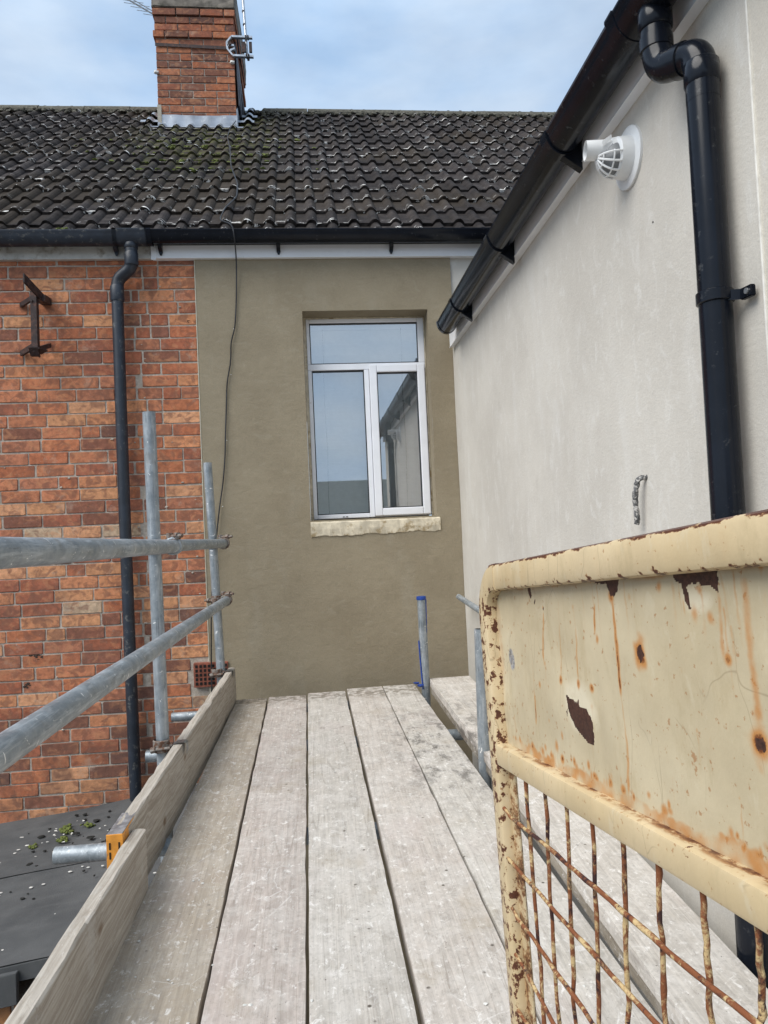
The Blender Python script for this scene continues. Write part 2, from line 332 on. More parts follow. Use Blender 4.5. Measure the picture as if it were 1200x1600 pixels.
# ------------------------------------------------------------------ mesh helpers
def link(o, parent=None):
    sc.collection.objects.link(o)
    if parent is not None: o.parent = parent
    return o
def ob(name, bm, mat, parent=None, smooth=None):
    me = bpy.data.meshes.new(name); bm.normal_update(); bm.to_mesh(me); bm.free()
    for m in (mat if isinstance(mat, (list, tuple)) else [mat]): me.materials.append(m)
    if smooth is not None: me.shade_smooth(); me.set_sharp_from_angle(angle=R(smooth))
    return link(bpy.data.objects.new(name, me), parent)
def tag(o, label=None, cat=None, group=None, kind=None):
    if label: o['label'] = label
    if cat: o['category'] = cat
    if group: o['group'] = group
    if kind: o['kind'] = kind
    return o
def thing(name, label, cat, loc=(0, 0, 0), group=None):
    return tag(link(bpy.data.objects.new(name, None)), label, cat, group) if loc == (0, 0, 0) else _th(name, label, cat, loc, group)
def _th(name, label, cat, loc, group):
    o = link(bpy.data.objects.new(name, None)); o.location = loc; return tag(o, label, cat, group)
def B(): return bmesh.new()
def box(bm, a, b, bev=0, mi=0):
    x0, y0, z0 = a; x1, y1, z1 = b
    vs = [bm.verts.new(p) for p in ((x0, y0, z0), (x1, y0, z0), (x1, y1, z0), (x0, y1, z0), (x0, y0, z1), (x1, y0, z1), (x1, y1, z1), (x0, y1, z1))]
    fs = [bm.faces.new([vs[i] for i in q]) for q in ((3, 2, 1, 0), (4, 5, 6, 7), (0, 1, 5, 4), (1, 2, 6, 5), (2, 3, 7, 6), (3, 0, 4, 7))]
    for f in fs: f.material_index = mi
    if bev:
        es = list({e for f in fs for e in f.edges})
        bmesh.ops.bevel(bm, geom=es, offset=bev, segments=2, affect='EDGES', profile=.6)
    return vs
def hexa(bm, P, bev=0):            # 8 explicit corners in the box order
    vs = [bm.verts.new(p) for p in P]
    fs = [bm.faces.new([vs[i] for i in q]) for q in ((3, 2, 1, 0), (4, 5, 6, 7), (0, 1, 5, 4), (1, 2, 6, 5), (2, 3, 7, 6), (3, 0, 4, 7))]
    if bev: bmesh.ops.bevel(bm, geom=list({e for f in fs for e in f.edges}), offset=bev, segments=2, affect='EDGES')
def frame_of(d):
    d = Vector(d).normalized(); a = Vector((0, 0, 1)) if abs(d.z) < .9 else Vector((1, 0, 0))
    x = d.cross(a).normalized(); return x, d.cross(x).normalized(), d
def tube(bm, pts, r, seg=12, cap=True, hollow=0):
    pts = [Vector(p) for p in pts]; rs = r if isinstance(r, (list, tuple)) else [r] * len(pts)
    rings = []; px = None
    for i, p in enumerate(pts):
        d = (pts[min(i + 1, len(pts) - 1)] - pts[max(i - 1, 0)]).normalized()
        if px is None: x, y, _ = frame_of(d)
        else: x = (px - d * px.dot(d)).normalized(); y = d.cross(x)
        px = x
        rings.append([bm.verts.new(p + (x * math.cos(2 * PI * k / seg) + y * math.sin(2 * PI * k / seg)) * rs[i]) for k in range(seg)])
    for a, b in zip(rings, rings[1:]):
        for k in range(seg): bm.faces.new((a[k], a[(k + 1) % seg], b[(k + 1) % seg], b[k]))
    if cap and not hollow:
        bm.faces.new(rings[0][::-1]); bm.faces.new(rings[-1])
    if hollow:                       # open tube end with a wall and a dark inside
        for ring, sgn, j in ((rings[0], 1, 0), (rings[-1], -1, -1)):
            c = pts[j]; d = (pts[1] - pts[0]).normalized() if j == 0 else (pts[-1] - pts[-2]).normalized()
            inn = [bm.verts.new(c + (v.co - c) * (1 - hollow)) for v in ring]
            dp = [bm.verts.new(v.co + d * sgn * .10) for v in inn]
            for k in range(seg):
                q = (ring[k], ring[(k + 1) % seg], inn[(k + 1) % seg], inn[k]); bm.faces.new(q if j else q[::-1])
                q = (inn[k], inn[(k + 1) % seg], dp[(k + 1) % seg], dp[k]); f = bm.faces.new(q if j else q[::-1]); f.material_index = 1
            f = bm.faces.new(dp); f.material_index = 1
    return rings
def cyl(bm, a, b, r, seg=12): return tube(bm, [a, b], r, seg)
def arc_pts(c, u, v, r, a0, a1, n):
    c, u, v = Vector(c), Vector(u), Vector(v)
    return [c + (u * math.cos(a0 + (a1 - a0) * i / n) + v * math.sin(a0 + (a1 - a0) * i / n)) * r for i in range(n + 1)]
def round_path(pts, rad, n=6):       # fillet the corners of a polyline
    pts = [Vector(p) for p in pts]; o = [pts[0]]
    for a, b, c in zip(pts, pts[1:], pts[2:]):
        d1 = (a - b).normalized(); d2 = (c - b).normalized(); t = min(rad, (a - b).length * .49, (c - b).length * .49)
        p, q = b + d1 * t, b + d2 * t
        for i in range(n + 1):
            s = i / n; o.append(p * (1 - s) ** 2 + b * 2 * s * (1 - s) + q * s * s)
    o.append(pts[-1]); return o
def grid(bm, nu, nv, f, mi=0):
    vs = [[bm.verts.new(f(i / nu, j / nv)) for j in range(nv + 1)] for i in range(nu + 1)]
    for i in range(nu):
        for j in range(nv):
            q = bm.faces.new((vs[i][j], vs[i + 1][j], vs[i + 1][j + 1], vs[i][j + 1])); q.material_index = mi
    return vs
def extrude_x(bm, prof, axis, a, b, close=True):   # prof: list of (p,q) in the two other axes
    def P(t, p, q): return (t, p, q) if axis == 'x' else (p, t, q)
    r0 = [bm.verts.new(P(a, *k)) for k in prof]; r1 = [bm.verts.new(P(b, *k)) for k in prof]; n = len(prof)
    for k in range(n if close else n - 1): bm.faces.new((r0[k], r0[(k + 1) % n], r1[(k + 1) % n], r1[k]))
    if close: bm.faces.new(r0[::-1]); bm.faces.new(r1)
    bmesh.ops.recalc_face_normals(bm, faces=bm.faces)

# ------------------------------------------------------------------ ground
bm = B(); grid(bm, 4, 4, lambda u, v: ((u - .5) * 600, (v - .5) * 600, -3.0)); tag(ob('ground', bm, MT['ground']), kind='structure')

# ================================================================== TERRACED HOUSE
D = 4.5
house = thing('terraced_house', 'brick and olive rendered terraced house with dark tiled roof closing the view', 'house')

# brick wall --------------------------------------------------------
bw = B(); box(bw, (-5.0, D + .0050, -3.0), (-.655, D + .25, 2.80)); brick_wall = ob('brick_wall', bw, MT['mortar'], house)
def brick_mesh(seed, L0=.215, H=.0655, dep=.05, ch=.0028, jit=.0015):
    rr = random.Random(seed); j = lambda s=jit: rr.uniform(-s, s); bm = B()
    x, z = L0 / 2, H / 2
    def ring(ins, y, jj):
        c = ch + rr.uniform(0, .0035)
        pts = [(-x + c, -z), (x - c, -z), (x, -z + c * .8), (x, z - c * .8), (x - c, z), (-x + c, z), (-x, z - c * .8), (-x, -z + c * .8)]
        return [bm.verts.new((px * (1 - ins / x) + j(jj), y + j(jj * .6), pz * (1 - ins / z) + j(jj))) for px, pz in pts]
    r0 = ring(0, dep, 0); r1 = ring(0, .0045, jit); r2 = ring(.0022, 0, jit * .8)
    for a, b in ((r0, r1), (r1, r2)):
        for k in range(8): bm.faces.new((a[k], a[(k + 1) % 8], b[(k + 1) % 8], b[k]))
    bm.faces.new(r2); bmesh.ops.recalc_face_normals(bm, faces=bm.faces)
    me = bpy.data.meshes.new('brick'); bm.to_mesh(me); bm.free(); me.materials.append(MT['brick']); return me
BV = [brick_mesh(s) for s in range(10)]; HV = [brick_mesh(50 + s, .102) for s in range(6)]
PAL = dict(std=[(.46, .165, .080), (.42, .145, .072), (.37, .125, .068), (.48, .185, .095), (.43, .17, .095), (.34, .12, .07)],
           dark=[(.24, .100, .065), (.19, .085, .058), (.27, .11, .07), (.15, .075, .058)],
           light=[(.56, .27, .135), (.58, .25, .12), (.54, .225, .11), (.60, .30, .16)],
           pale=[(.50, .36, .24)])
def place_brick(parent, x0, x1, z, y=D, col=None, name='brick', axis='x', h=.0655, k=None):
    Lg = x1 - x0; me = random.choice(BV) if Lg > .15 else random.choice(HV)
    o = bpy.data.objects.new(name, me); o.parent = parent; sc.collection.objects.link(o)
    base = .215 if Lg > .15 else .102
    o.scale = (Lg / base, 1, h / .0655)
    if axis == 'x':
        o.location = ((x0 + x1) / 2, y + random.uniform(-.0022, .002), z + random.uniform(-.001, .001)); o.rotation_euler = (random.uniform(-.012, .012), random.uniform(-.006, .006), random.uniform(-.008, .008))
    else:
        o.location = (y, (x0 + x1) / 2, z); o.rotation_euler = (0, 0, R(90) if axis == 'y' else R(-90))
    o.color = (*col, 1); return o
def pick(z, x):
    r = random.random()
    if z > 1.35: w = (.70, .17, .10, .03) if x > -1.2 else (.78, .10, .11, .01)
    elif z > .55: w = (.42, .08, .48, .02)
    elif z > .05: w = (.58, .16, .25, .01)
    elif z > -.36: w = (.50, .42, .08, 0)
    else: w = (.15, .05, .80, 0)
    k = random.choices(('std', 'dark', 'light', 'pale'), w)[0]; c = random.choice(PAL[k]); f = random.uniform(.9, 1.1)
    return tuple(v * f for v in c)
CH = .0747; ztop = 2.775; joints = 0; field = B()
HX0 = -.655; nb = 0
vent_box = (-.752, -.54, .135, .30)
for r_ in range(45):
    z = ztop - .03 - r_ * CH
    if z < -.64: break
    left = -1.96
    # a jagged vertical joint right of the downpipe: two bond patterns meet there
    split = -.995 + random.uniform(-.055, .055)
    x = HX0 - .003; row = []
    first = True
    while x > split:
        Lg = random.choice((.215, .215, .16, .102, .12)) if first else random.choice((.205, .215, .215, .102))
        x0 = max(x - Lg, split) if x - Lg < split + .05 else x - Lg
        row.append((x0, x)); x = x0 - random.uniform(.006, .010); first = False
    x = min(x, split) - .004; ph = (.112 if r_ % 2 else 0) + random.uniform(-.018, .018); first = True
    while x > left:
        Lg = (.215 - ph * .95) if first else random.choice((.218,) * 7 + (.212, .223, .104))
        Lg = max(Lg, .09); row.append((x - Lg, x)); x -= Lg + random.uniform(.006, .011); first = False
    while x > -4.0: box(field, (x - .215, D - .001, z - .032), (x, D + .04, z + .032)); x -= .2245
    for a, b in row:
        if b - a < .03: continue
        if a < vent_box[1] and b > vent_box[0] and vent_box[2] - .03 < z < vent_box[3] + .03:
            if a < vent_box[0] - .04: b = vent_box[0] - .006
            else: continue
        place_brick(brick_wall, a, b, z, col=pick(z, (a + b) / 2), h=random.uniform(.0645, .0688)); nb += 1
print('bricks', nb)
# bricks outside the frame to the left, one joined part
o = ob('brickwork', field, MT['brick'], house); o['kind'] = 'stuff'; o.color = (.38, .14, .07, 1)
# a few mortar snots and putlog patches
def blob(bm, c, r, seg=6, flat=(1, 1, 1), seed=0):
    rr = random.Random(seed); res = bmesh.ops.create_icosphere(bm, subdivisions=1, radius=1)
    for v in res['verts']: v.co = Vector(c) + Vector((v.co.x * flat[0], v.co.y * flat[1], v.co.z * flat[2])) * r * rr.uniform(.75, 1.25)
pm = B()
for i in range(40):
    x = random.uniform(-1.05, -.68) if i < 28 else random.uniform(-1.8, -1.1); z = random.uniform(-.2, 2.6)
    blob(pm, (x, D - .002, z), random.uniform(.003, .008), flat=(1.3, .5, .8), seed=i)
ob('mortar_spatter', pm, MT['mortar'], house, 60)['kind'] = 'stuff'
hb = B()
for i, (x, z, r) in enumerate([(-1.66, .40, .026), (-1.635, .375, .018), (-1.71, .22, .022), (-.71, 2.36, .009), (-.73, 1.9, .007), (-.93, 1.28, .013), (-.90, 1.27, .008)]):
    for k in range(9): blob(hb, (x + random.gauss(0, r * .6), D + .001, z + random.gauss(0, r * .4)), r * random.uniform(.15, .42), flat=(1.3, .15, .8), seed=90 + i * 10 + k)
ob('broken_mortar_hole', hb, mat_plain('hole_shade_brown', (.045, .028, .02), .95, var=.5, sc_=80), house, 60)['kind'] = 'stuff'  # flat dark brown blobs, the shade inside mortar holes put into colour

# terracotta air vent -------------------------------------------------
av = B(); box(av, (-.745, 4.470, .146), (-.542, 4.53, .290), .003); vent = ob('air_vent', av, MT['terra'], house)
vh = B()
for i in range(8):
    for j in range(5): x = -.734 + i * .0245; z = .160 + j * .0255; box(vh, (x, 4.4668, z), (x + .0145, 4.4695, z + .0165))
ob('vent_hole', vh, MT['hole'], vent)['kind'] = 'stuff'  # black boxes on the vent face, painted as the shade inside its holes

# rendered wall with the window opening ---------------------------------
WX0, WX1, WZ0, WZ1 = -.012, .770, 1.112, 2.408; YR = 4.486; YF = 4.625
rw = B()
def pl(bm, x0, x1, z0, z1, y, n=None):
    nx = max(1, int((x1 - x0) / .08)); nz = max(1, int((z1 - z0) / .08))
    def f(u, v):
        x = x0 + (x1 - x0) * u; z = z0 + (z1 - z0) * v
        return (x, y + .0016 * math.sin(x * 7.1 + z * 3.3) * math.sin(z * 5.2 - x * 2), z)
    grid(bm, nx, nz, f)
xs = (-.648, WX0, WX1, .93); zs = (-3.0, WZ0, WZ1, 2.80)
for i in range(3):
    for j in range(3):
        if i == 1 and j == 1: continue
        pl(rw, xs[i], xs[i + 1], zs[j], zs[j + 1], YR)
bmesh.ops.remove_doubles(rw, verts=rw.verts, dist=.0001)
for a, b in (((WX0, WZ0), (WX0, WZ1)), ((WX0, WZ1), (WX1, WZ1)), ((WX1, WZ1), (WX1, WZ0)), ((WX1, WZ0), (WX0, WZ0))):   # reveals
    grid(rw, 1, 6, lambda u, v: (a[0] + (b[0] - a[0]) * v, YR + (YF + .03 - YR) * u, a[1] + (b[1] - a[1]) * v))
box(rw, (-.650, YR, -3.0), (-.6485, D + .03, 2.80))
rwall = ob('rendered_wall', rw, MT['brown'], house)
eb = B(); box(eb, (-.656, YR - .002, -1.0), (-.6505, D + .01, 2.735), .001); ob('edge_bead', eb, mat_plain('pale_bead', (.50, .46, .36), .7), rwall)
# side of the rest of the house (backing, so that no gap shows from the side)
bk = B(); box(bk, (.931, D, -3), (5, D + .25, 2.8)); ob('house_wall', bk, MT['cream'], house)

# window ---------------------------------------------------------------
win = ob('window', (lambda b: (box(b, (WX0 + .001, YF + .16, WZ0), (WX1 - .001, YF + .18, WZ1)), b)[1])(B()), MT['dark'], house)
FX0, FX1, FZ0, FZ1 = .008, .762, 1.122, 2.398; y0, y1 = YF, YF + .06
fr = B()
TZ0, TZ1 = 2.068, 2.108     # transom
MX0, MX1 = .365, .396       # mullion
for a, b in (((FX0, y0, TZ0), (FX1, y1, TZ1)), ((FX0, y0, FZ0), (FX0 + .024, y1, TZ0 - .0005)), ((FX0, y0, TZ1 + .0005), (FX0 + .020, y1, FZ1)),
             ((FX1 - .040, y0, TZ1 + .0005), (FX1, y1, FZ1)), ((FX0 + .0205, y0 + .001, FZ1 - .026), (FX1 - .0405, y1, FZ1)),
             ((MX0, y0, FZ0), (MX1, y1, TZ0 - .0005)), ((FX0 + .0245, y0 + .001, FZ0), (MX0 - .0005, y1, FZ0 + .026)), ((MX1 + .0005, y0 + .012, FZ0), (FX1, y1, FZ0 + .012)),
             ((FX1 - .012, y0 + .012, FZ0 + .0125), (FX1, y1, TZ0 - .0005))):
    box(fr, a, b, .004)
ob('window_frame', fr, MT['upvc'], win)
def rect_frame(x0, x1, z0, z1, ya, yb, wd, name, mat, bev=.003):
    b = B(); e = .0004
    box(b, (x0, ya, z0), (x0 + wd, yb, z1), bev); box(b, (x1 - wd, ya, z0), (x1, yb, z1), bev)
    box(b, (x0 + wd + e, ya, z1 - wd), (x1 - wd - e, yb, z1), bev); box(b, (x0 + wd + e, ya, z0), (x1 - wd - e, yb, z0 + wd), bev)
    return ob(name, b, mat, win)
rect_frame(.398, .756, 1.128, 2.096, y0 - .012, y0 + .05, .048, 'casement_sash', MT['upvc'], .006)
for x0, x1, z0, z1, dy in ((.028, .724, 2.1085, 2.374, 0), (.032, .365, 1.148, 2.064, 0), (.446, .708, 1.176, 2.048, -.004)):
    rect_frame(x0, x1, z0, z1, y0 + .008 + dy, y0 + .03, .006, 'glazing_gasket', MT['gasket'], .001)
    g = B(); g.faces.new([g.verts.new(q) for q in ((x0 + .003, y0 + .018, z0 + .003), (x1 - .003, y0 + .018, z0 + .003), (x1 - .003, y0 + .018, z1 - .003), (x0 + .003, y0 + .018, z1 - .003))])
    ob('glass_pane', g, MT['glass'], win)
# sealant strip and rubbed edge round the frame
sb = B(); box(sb, (WX0 + .001, YF + .004, WZ0), (FX0 - .0004, YF + .02, WZ1)); box(sb, (FX1 + .0004, YF + .002, WZ0), (WX1 - .001, YF + .02, WZ1)); box(sb, (FX0, YF + .004, FZ1 + .0004), (FX1, YF + .02, WZ1 - .001))
ob('sealant', sb, MT['sill'], win)
# venetian blind
sm = B(); hexa(sm, [(.02, -.014, -.003), (.745, -.014, -.003), (.745, .014, .004), (.02, .014, .004), (.02, -.014, -.002), (.745, -.014, -.002), (.745, .014, .005), (.02, .014, .005)])
sme = bpy.data.meshes.new('blind_slat'); sm.to_mesh(sme); sm.free(); sme.materials.append(MT['blind'])
z = 1.16; k = 0
while z < 2.37:
    o = link(bpy.data.objects.new('blind_slat', sme), win); o.location = (0, YF + .085, z); o.rotation_euler = (R(-71 + random.uniform(-3, 3)), random.uniform(-.0015, .0015), 0); z += .0225
hr = B(); box(hr, (.02, YF + .07, 2.345), (.745, YF + .10, 2.378), .002); ob('blind_rail', hr, MT['blind'], win); hr = B(); box(hr, (.02, YF + .075, 1.135), (.745, YF + .095, 1.150), .002); ob('blind_rail', hr, MT['blind'], win)
bc = B()
for x in (.11, .62): tube(bc, [(x + .003 * math.sin(z_ * 9), YF + .066, z_) for z_ in np.linspace(1.15, 2.35, 24)], .0016, 5)
ob('blind_cord', bc, mat_plain('grey_cord', (.25, .27, .28), .8), win)
# trickle details
hd = B()
for x in (.19, .21, .60, .63): box(hd, (x, y0 - .003, 1.1285), (x + .014, y0 + .004, 1.1325))
ob('drain_slot', hd, MT['gasket'], win)
# rough sill
sl = B()
def sf(u, v):
    x = -.015 + .800 * u; rr = math.sin(x * 41) * .0012 + math.sin(x * 97 + 1) * .001 + RNG.normal(0, .0010)
    prof = [(YF + .03, 1.106), (YR - .004, 1.102), (YR - .009, 1.094), (YR - .010 + rr, 1.055), (YR - .006, 1.012 + .004 * math.sin(x * 23) + rr + .010 * (u)), (YR + .01, 1.010 + rr)]
    i = min(int(round(v * 5)), 5); return (x, prof[i][0], prof[i][1] + (rr * .4 if i else 0))
grid(sl, 70, 5, sf)
for xx in (-.015, .785):
    box(sl, (xx, YR - .008, 1.022), (xx + .004, YR + .01, 1.098))
ob('stone_sill', sl, MT['sill'], house)

# fascias --------------------------------------------------------------
fa = B(); box(fa, (-5, D - .030, 2.738), (-.904, D + .03, 2.90), .002); ob('old_fascia', fa, MT['fold'], house)
fa = B(); box(fa, (-.902, D - .040, 2.735), (1.5, D + .02, 2.90), .003); ob('white_fascia', fa, MT['fwhite'], house)
fj = B(); box(fj, (-.905, D - .044, 2.725), (-.875, D - .0405, 2.84), .002); box(fj, (.275, D - .043, 2.735), (.305, D - .0405, 2.84), .001); ob('fascia_joint_trim', fj, MT['fwhite'], house)
nd = B()
for x in (-.84, -.42, -.13, .16, .29, .45, .62, .92): cyl(nd, (x, D - .0405, 2.765), (x, D - .043, 2.765), .004, 8)
ob('fixing_cap', nd, MT['upvc'], house)

# roof ------------------------------------------------------------------
TH = R(39.5); ROOF0 = Vector((0, 4.395, 2.842)); SL = Vector((0, math.cos(TH), math.sin(TH))); NR = Vector((0, -math.sin(TH), math.cos(TH)))
TW, TG = .264, .272; NROW = 16
prof_x = [0.0, .030, .060]
def ph(x):
    t = x % .132
    if t < .062: return 0.0
    s = (t - .062) / .070; return .027 * math.sin(PI * s) ** .8
xs_ = [0, .040, .060, .068, .078, .0895, .105, .1165, .126, .132, .172, .192, .200, .210, .2215, .237, .2485, .258, .264]
def tile_geom(bm, T=None):
    T = T or (lambda p: p); top0, top1, bot, bk_ = [], [], [], []
    for x in xs_:
        h = ph(x if x < .2639 else .2639)
        top0.append(bm.verts.new(T((x, 0, .032 + h)))); bot.append(bm.verts.new(T((x, .001, .012 + h * .86))))
        top1.append(bm.verts.new(T((x, .335, .010 + h))))
    fs = []
    for k in range(len(xs_) - 1):
        fs.append(bm.faces.new((top0[k], top0[k + 1], top1[k + 1], top1[k]))); f = bm.faces.new((bot[k], bot[k + 1], top0[k + 1], top0[k])); fs.append(f)
    fs.append(bm.faces.new((bot[-1], top1[-1], top0[-1])))
    return fs
tiles_me = []
for v in range(4):
    bm = B(); tile_geom(bm); rr = random.Random(v)
    for q in bm.verts:
        if q.co.y < .01: q.co.y += rr.uniform(-.003, .003); q.co.z += rr.uniform(-.0012, .0012)
    me = bpy.data.meshes.new('roof_tile'); bm.to_mesh(me); bm.free(); me.materials.append(MT['tile']); tiles_me.append(me)
rs = B(); PX = 7.0
def rp(x, s, n=0): v = ROOF0 + SL * s + NR * n; return (x, v.y, v.z)
SR = (7.55 - ROOF0.y) / math.cos(TH)     # slope length to the ridge
hexa(rs, [rp(-PX, .02, -.06), rp(PX, .02, -.06), rp(PX, SR, -.06), rp(-PX, SR, -.06), rp(-PX, .02, .0), rp(PX, .02, .0), rp(PX, SR, .0), rp(-PX, SR, .0)])
ridge_p = ROOF0 + SL * SR
rs2 = [(-PX, ridge_p.y, ridge_p.z), (PX, ridge_p.y, ridge_p.z), (PX, ridge_p.y + 3.3, ridge_p.z - 2.7), (-PX, ridge_p.y + 3.3, ridge_p.z - 2.7)]
rs.faces.new([rs.verts.new(p) for p in rs2]); roof = ob('roof_slope', rs, MT['dark'], house)
X_PH = .070 - .097; nt_ = 0; ext = B()
for row in range(16):
    s = 0 if row == 0 else .135 + (row - 1) * TG; Y = ROOF0.y + SL.y * s; dn = -.012 if row == 0 else 0
    if s > SR - .12: break
    xl = -.405 * Y - .06; xr = .262 * Y + .10 if row < 1 else min(.365 * Y, 1.11 + (2.85 - 1.11) * (Y - 4.4) / 3.3 + .12)
    c0 = math.floor((xl - X_PH) / TW); c1 = math.ceil((xr - X_PH) / TW)
    for c in range(c0 - 6, c1 + 7):
        x = X_PH + c * TW
        if -1.27 < x and x + TW < -.60 and Y > 7.0: continue
        if c0 <= c < c1:
            o = bpy.data.objects.new('roof_tile', random.choice(tiles_me)); o.parent = roof; sc.collection.objects.link(o); nt_ += 1
            o.location = Vector(rp(x + random.uniform(-.003, .003), s + random.uniform(-.005, .005), dn + random.uniform(-.001, .003)))
            o.rotation_euler = (TH + random.uniform(-.006, .006), random.uniform(-.006, .006), random.uniform(-.008, .008))
        else: tile_geom(ext, lambda p: rp(x + p[0], s + p[1], dn + p[2]))
print('tiles', nt_, 'slope', SR)
tag(ob('tile_field', ext, MT['tile'], house), kind='stuff')
# ridge tiles
rg = B(); prof = arc_pts((0, 0, 0), (0, 1, 0), (0, 0, 1), .125, R(200), R(-20), 10)
for k, p in enumerate(prof): pass
ri = B(); outer = [Vector((0, math.cos(a) * .13, math.sin(a) * .095)) for a in np.linspace(PI * 1.05, -PI * .05, 11)]
r0 = [ri.verts.new(p) for p in outer]; r1_ = [ri.verts.new((.44, p.y * (1.0), p.z)) for p in outer]
for k in range(10): ri.faces.new((r0[k], r1_[k], r1_[k + 1], r0[k + 1]))
ri.faces.new(r0); ri.faces.new(r1_[::-1]); bmesh.ops.recalc_face_normals(ri, faces=ri.faces)
rme = bpy.data.meshes.new('ridge_tile'); ri.to_mesh(rme); ri.free(); rme.materials.append(MT['ridge'])
for i in range(16):
    x = -3.45 + i * .447
    if -1.5 < x < -.75: continue
    o = link(bpy.data.objects.new('ridge_tile', rme), house); o.location = (x, ridge_p.y, ridge_p.z - .050 + random.uniform(-.004, .004)); o.rotation_euler = (0, random.uniform(-.006, .006), 0)
mb = B()
for i in range(520):
    x = random.uniform(-3.4, 3.2); s = SR - random.uniform(.10, .20); blob(mb, rp(x, s, .03 + random.uniform(0, .025)), random.uniform(.008, .022), seed=i, flat=(1.4, 1, .8))
tag(ob('ridge_mortar', mb, MT['ridge'], house, 60), kind='stuff')
# moss cushions in the pans near the chimney
mb = B()
for i in range(150):
    c = int(round(random.gauss((-.82 - X_PH) / .132, 3.2))); x = X_PH + c * .132 + random.uniform(.005, .055)
    row = random.choice((5, 6, 6, 7, 7, 8, 8, 9)); s = .135 + row * TG + random.uniform(0, .10)
    if ROOF0.y + SL.y * s > 6.85 and -1.3 < x < -.58: continue
    blob(mb, rp(x, s, .026), random.uniform(.006, .022), seed=300 + i, flat=(1.3, 1.3, .6))
tag(ob('roof_moss', mb, MT['moss'], house, 60), kind='stuff')

# chimney ---------------------------------------------------------------
CY = 6.95; cx0, cx1 = -1.296, -.566
cb = B(); box(cb, (cx0 + .004, CY + .008, 4.5), (cx1 - .004, 8.1, 6.11)); chim = ob('chimney', cb, MT['mortar'], house)
def crow(z, prj=0, seedp=0, h=.062):
    a, b = cx0 - prj, cx1 + prj; x = a; rr = random.Random(seedp); L_ = .102 if seedp % 2 else .215
    tot = []
    while x < b - .02:
        e = min(x + L_, b)
        if b - e < .05: e = b
        tot.append((x, e)); x = e + .009; L_ = .215 if rr.random() < .88 else .102
    for p, q in tot:
        k = rr.random(); c = rr.choice(PAL['std'] if k < .52 else PAL['dark']); f = .82
        place_brick(chim, p, q, z, y=CY - prj, col=tuple(v * f for v in c), h=h)
    for n in range(5):                         # bricks of the right-hand side
        yy = CY + .005 + n * .224; c = rr.choice(PAL['std']); place_brick(chim, yy, yy + .215, z, y=b, col=tuple(v * .75 for v in c), h=h, axis='y')
    for n in range(2): yy = CY + .005 + n * .224; place_brick(chim, yy, yy + .215, z, y=a, col=rr.choice(PAL['std']), h=h, axis='-y')
zz = 5.825
for k in range(12): crow(zz - .036 - k * .0717, 0, k)
crow(zz + .036, .020, 31); crow(zz + .108, .008, 32); crow(zz + .180, .008, 33); crow(zz + .252, .022, 34)
cc = B(); box(cc, (cx0 - .025, CY - .025, 6.118), (cx1 + .025, 8.13, 6.42), .012)
bmesh.ops.subdivide_edges(cc, edges=cc.edges[:], cuts=3, use_grid_fill=True)
for v in cc.verts: v.co += Vector(RNG.normal(0, .003, 3))
ob('chimney_cap', cc, MT['cement'], chim)
pc = B(); tube(pc, [(-.93, 7.3, 6.40), (-.93, 7.3, 6.75)], [.12, .10], 16); ob('chimney_pot', pc, MT['terra'], chim)
# slate cladding on the side, seen nearly edge on
for i, (ya, yb, za, zb, xo) in enumerate([(6.98, 7.22, 5.20, 5.84, .012), (7.10, 7.42, 5.16, 5.86, .020), (7.28, 7.60, 5.22, 5.78, .034), (7.45, 7.80, 5.26, 5.74, .046), (7.2, 7.6, 5.86, 6.12, .02)]):
    s_ = B(); hexa(s_, [(cx1 + .010 + xo, ya, za), (cx1 + .020 + xo, ya, za), (cx1 + .020 + xo, yb, za), (cx1 + .010 + xo, yb, za), (cx1 + .004, ya, zb), (cx1 + .012, ya, zb), (cx1 + .012, yb, zb), (cx1 + .004, yb, zb)])
    ob('cladding_slate', s_, MT['slate'], chim)
# lead: upright apron, wavy skirt, stepped side pieces
le = B()
def fap(u, v):
    x = cx0 - .004 + (cx1 - cx0 + .012) * u; return (x, CY - .012 - .012 * (1 - v) + .002 * math.sin(x * 40), 4.925 + .150 * v + .004 * math.sin(x * 9))
grid(le, 40, 3, fap); ob('lead_apron', le, MT['lead'], chim, 60)
def tile_n(x, s):                     # height of the tile surface over the slope
    t = (s - .135) / TG; f = t - math.floor(t); return .032 - .018 * f + ph(x - X_PH)
le = B(); s_base = (CY - ROOF0.y) / math.cos(TH)
def fsk(u, v):
    x = -1.36 + .86 * u; s = s_base - .005 - .10 * v * (1 + .12 * math.sin(x * 31)); return rp(x, s, tile_n(x, s) * (.9 if v < .1 else 1) + .006)
grid(le, 70, 4, fsk); ob('lead_skirt', le, MT['lead'], chim, 70)
for i, (xa, xb, so) in enumerate([(-1.47, -1.30, .02), (-1.43, -1.30, .26), (-1.39, -1.30, .50), (-.56, -.40, .05), (-.55, -.38, .32), (-.55, -.42, .58)]):
    s_ = B(); s0_ = s_base + so
    grid(s_, 16, 4, lambda u, v: rp(xa + (xb - xa) * u, s0_ + .17 * v, tile_n(xa + (xb - xa) * u, s0_ + .17 * v) + .016 + .02 * (1 - v))); ob('lead_soaker', s_, MT['lead'], chim, 70)
s_ = B(); hexa(s_, [(cx1 + .002, CY - .01, 4.93), (cx1 + .014, CY - .01, 4.93), (cx1 + .014, 7.5, 5.40), (cx1 + .002, 7.5, 5.40), (cx1 + .002, CY - .01, 5.14), (cx1 + .012, CY - .01, 5.14), (cx1 + .012, 7.5, 5.58), (cx1 + .002, 7.5, 5.58)])
ob('side_flashing', s_, MT['lead'], chim)
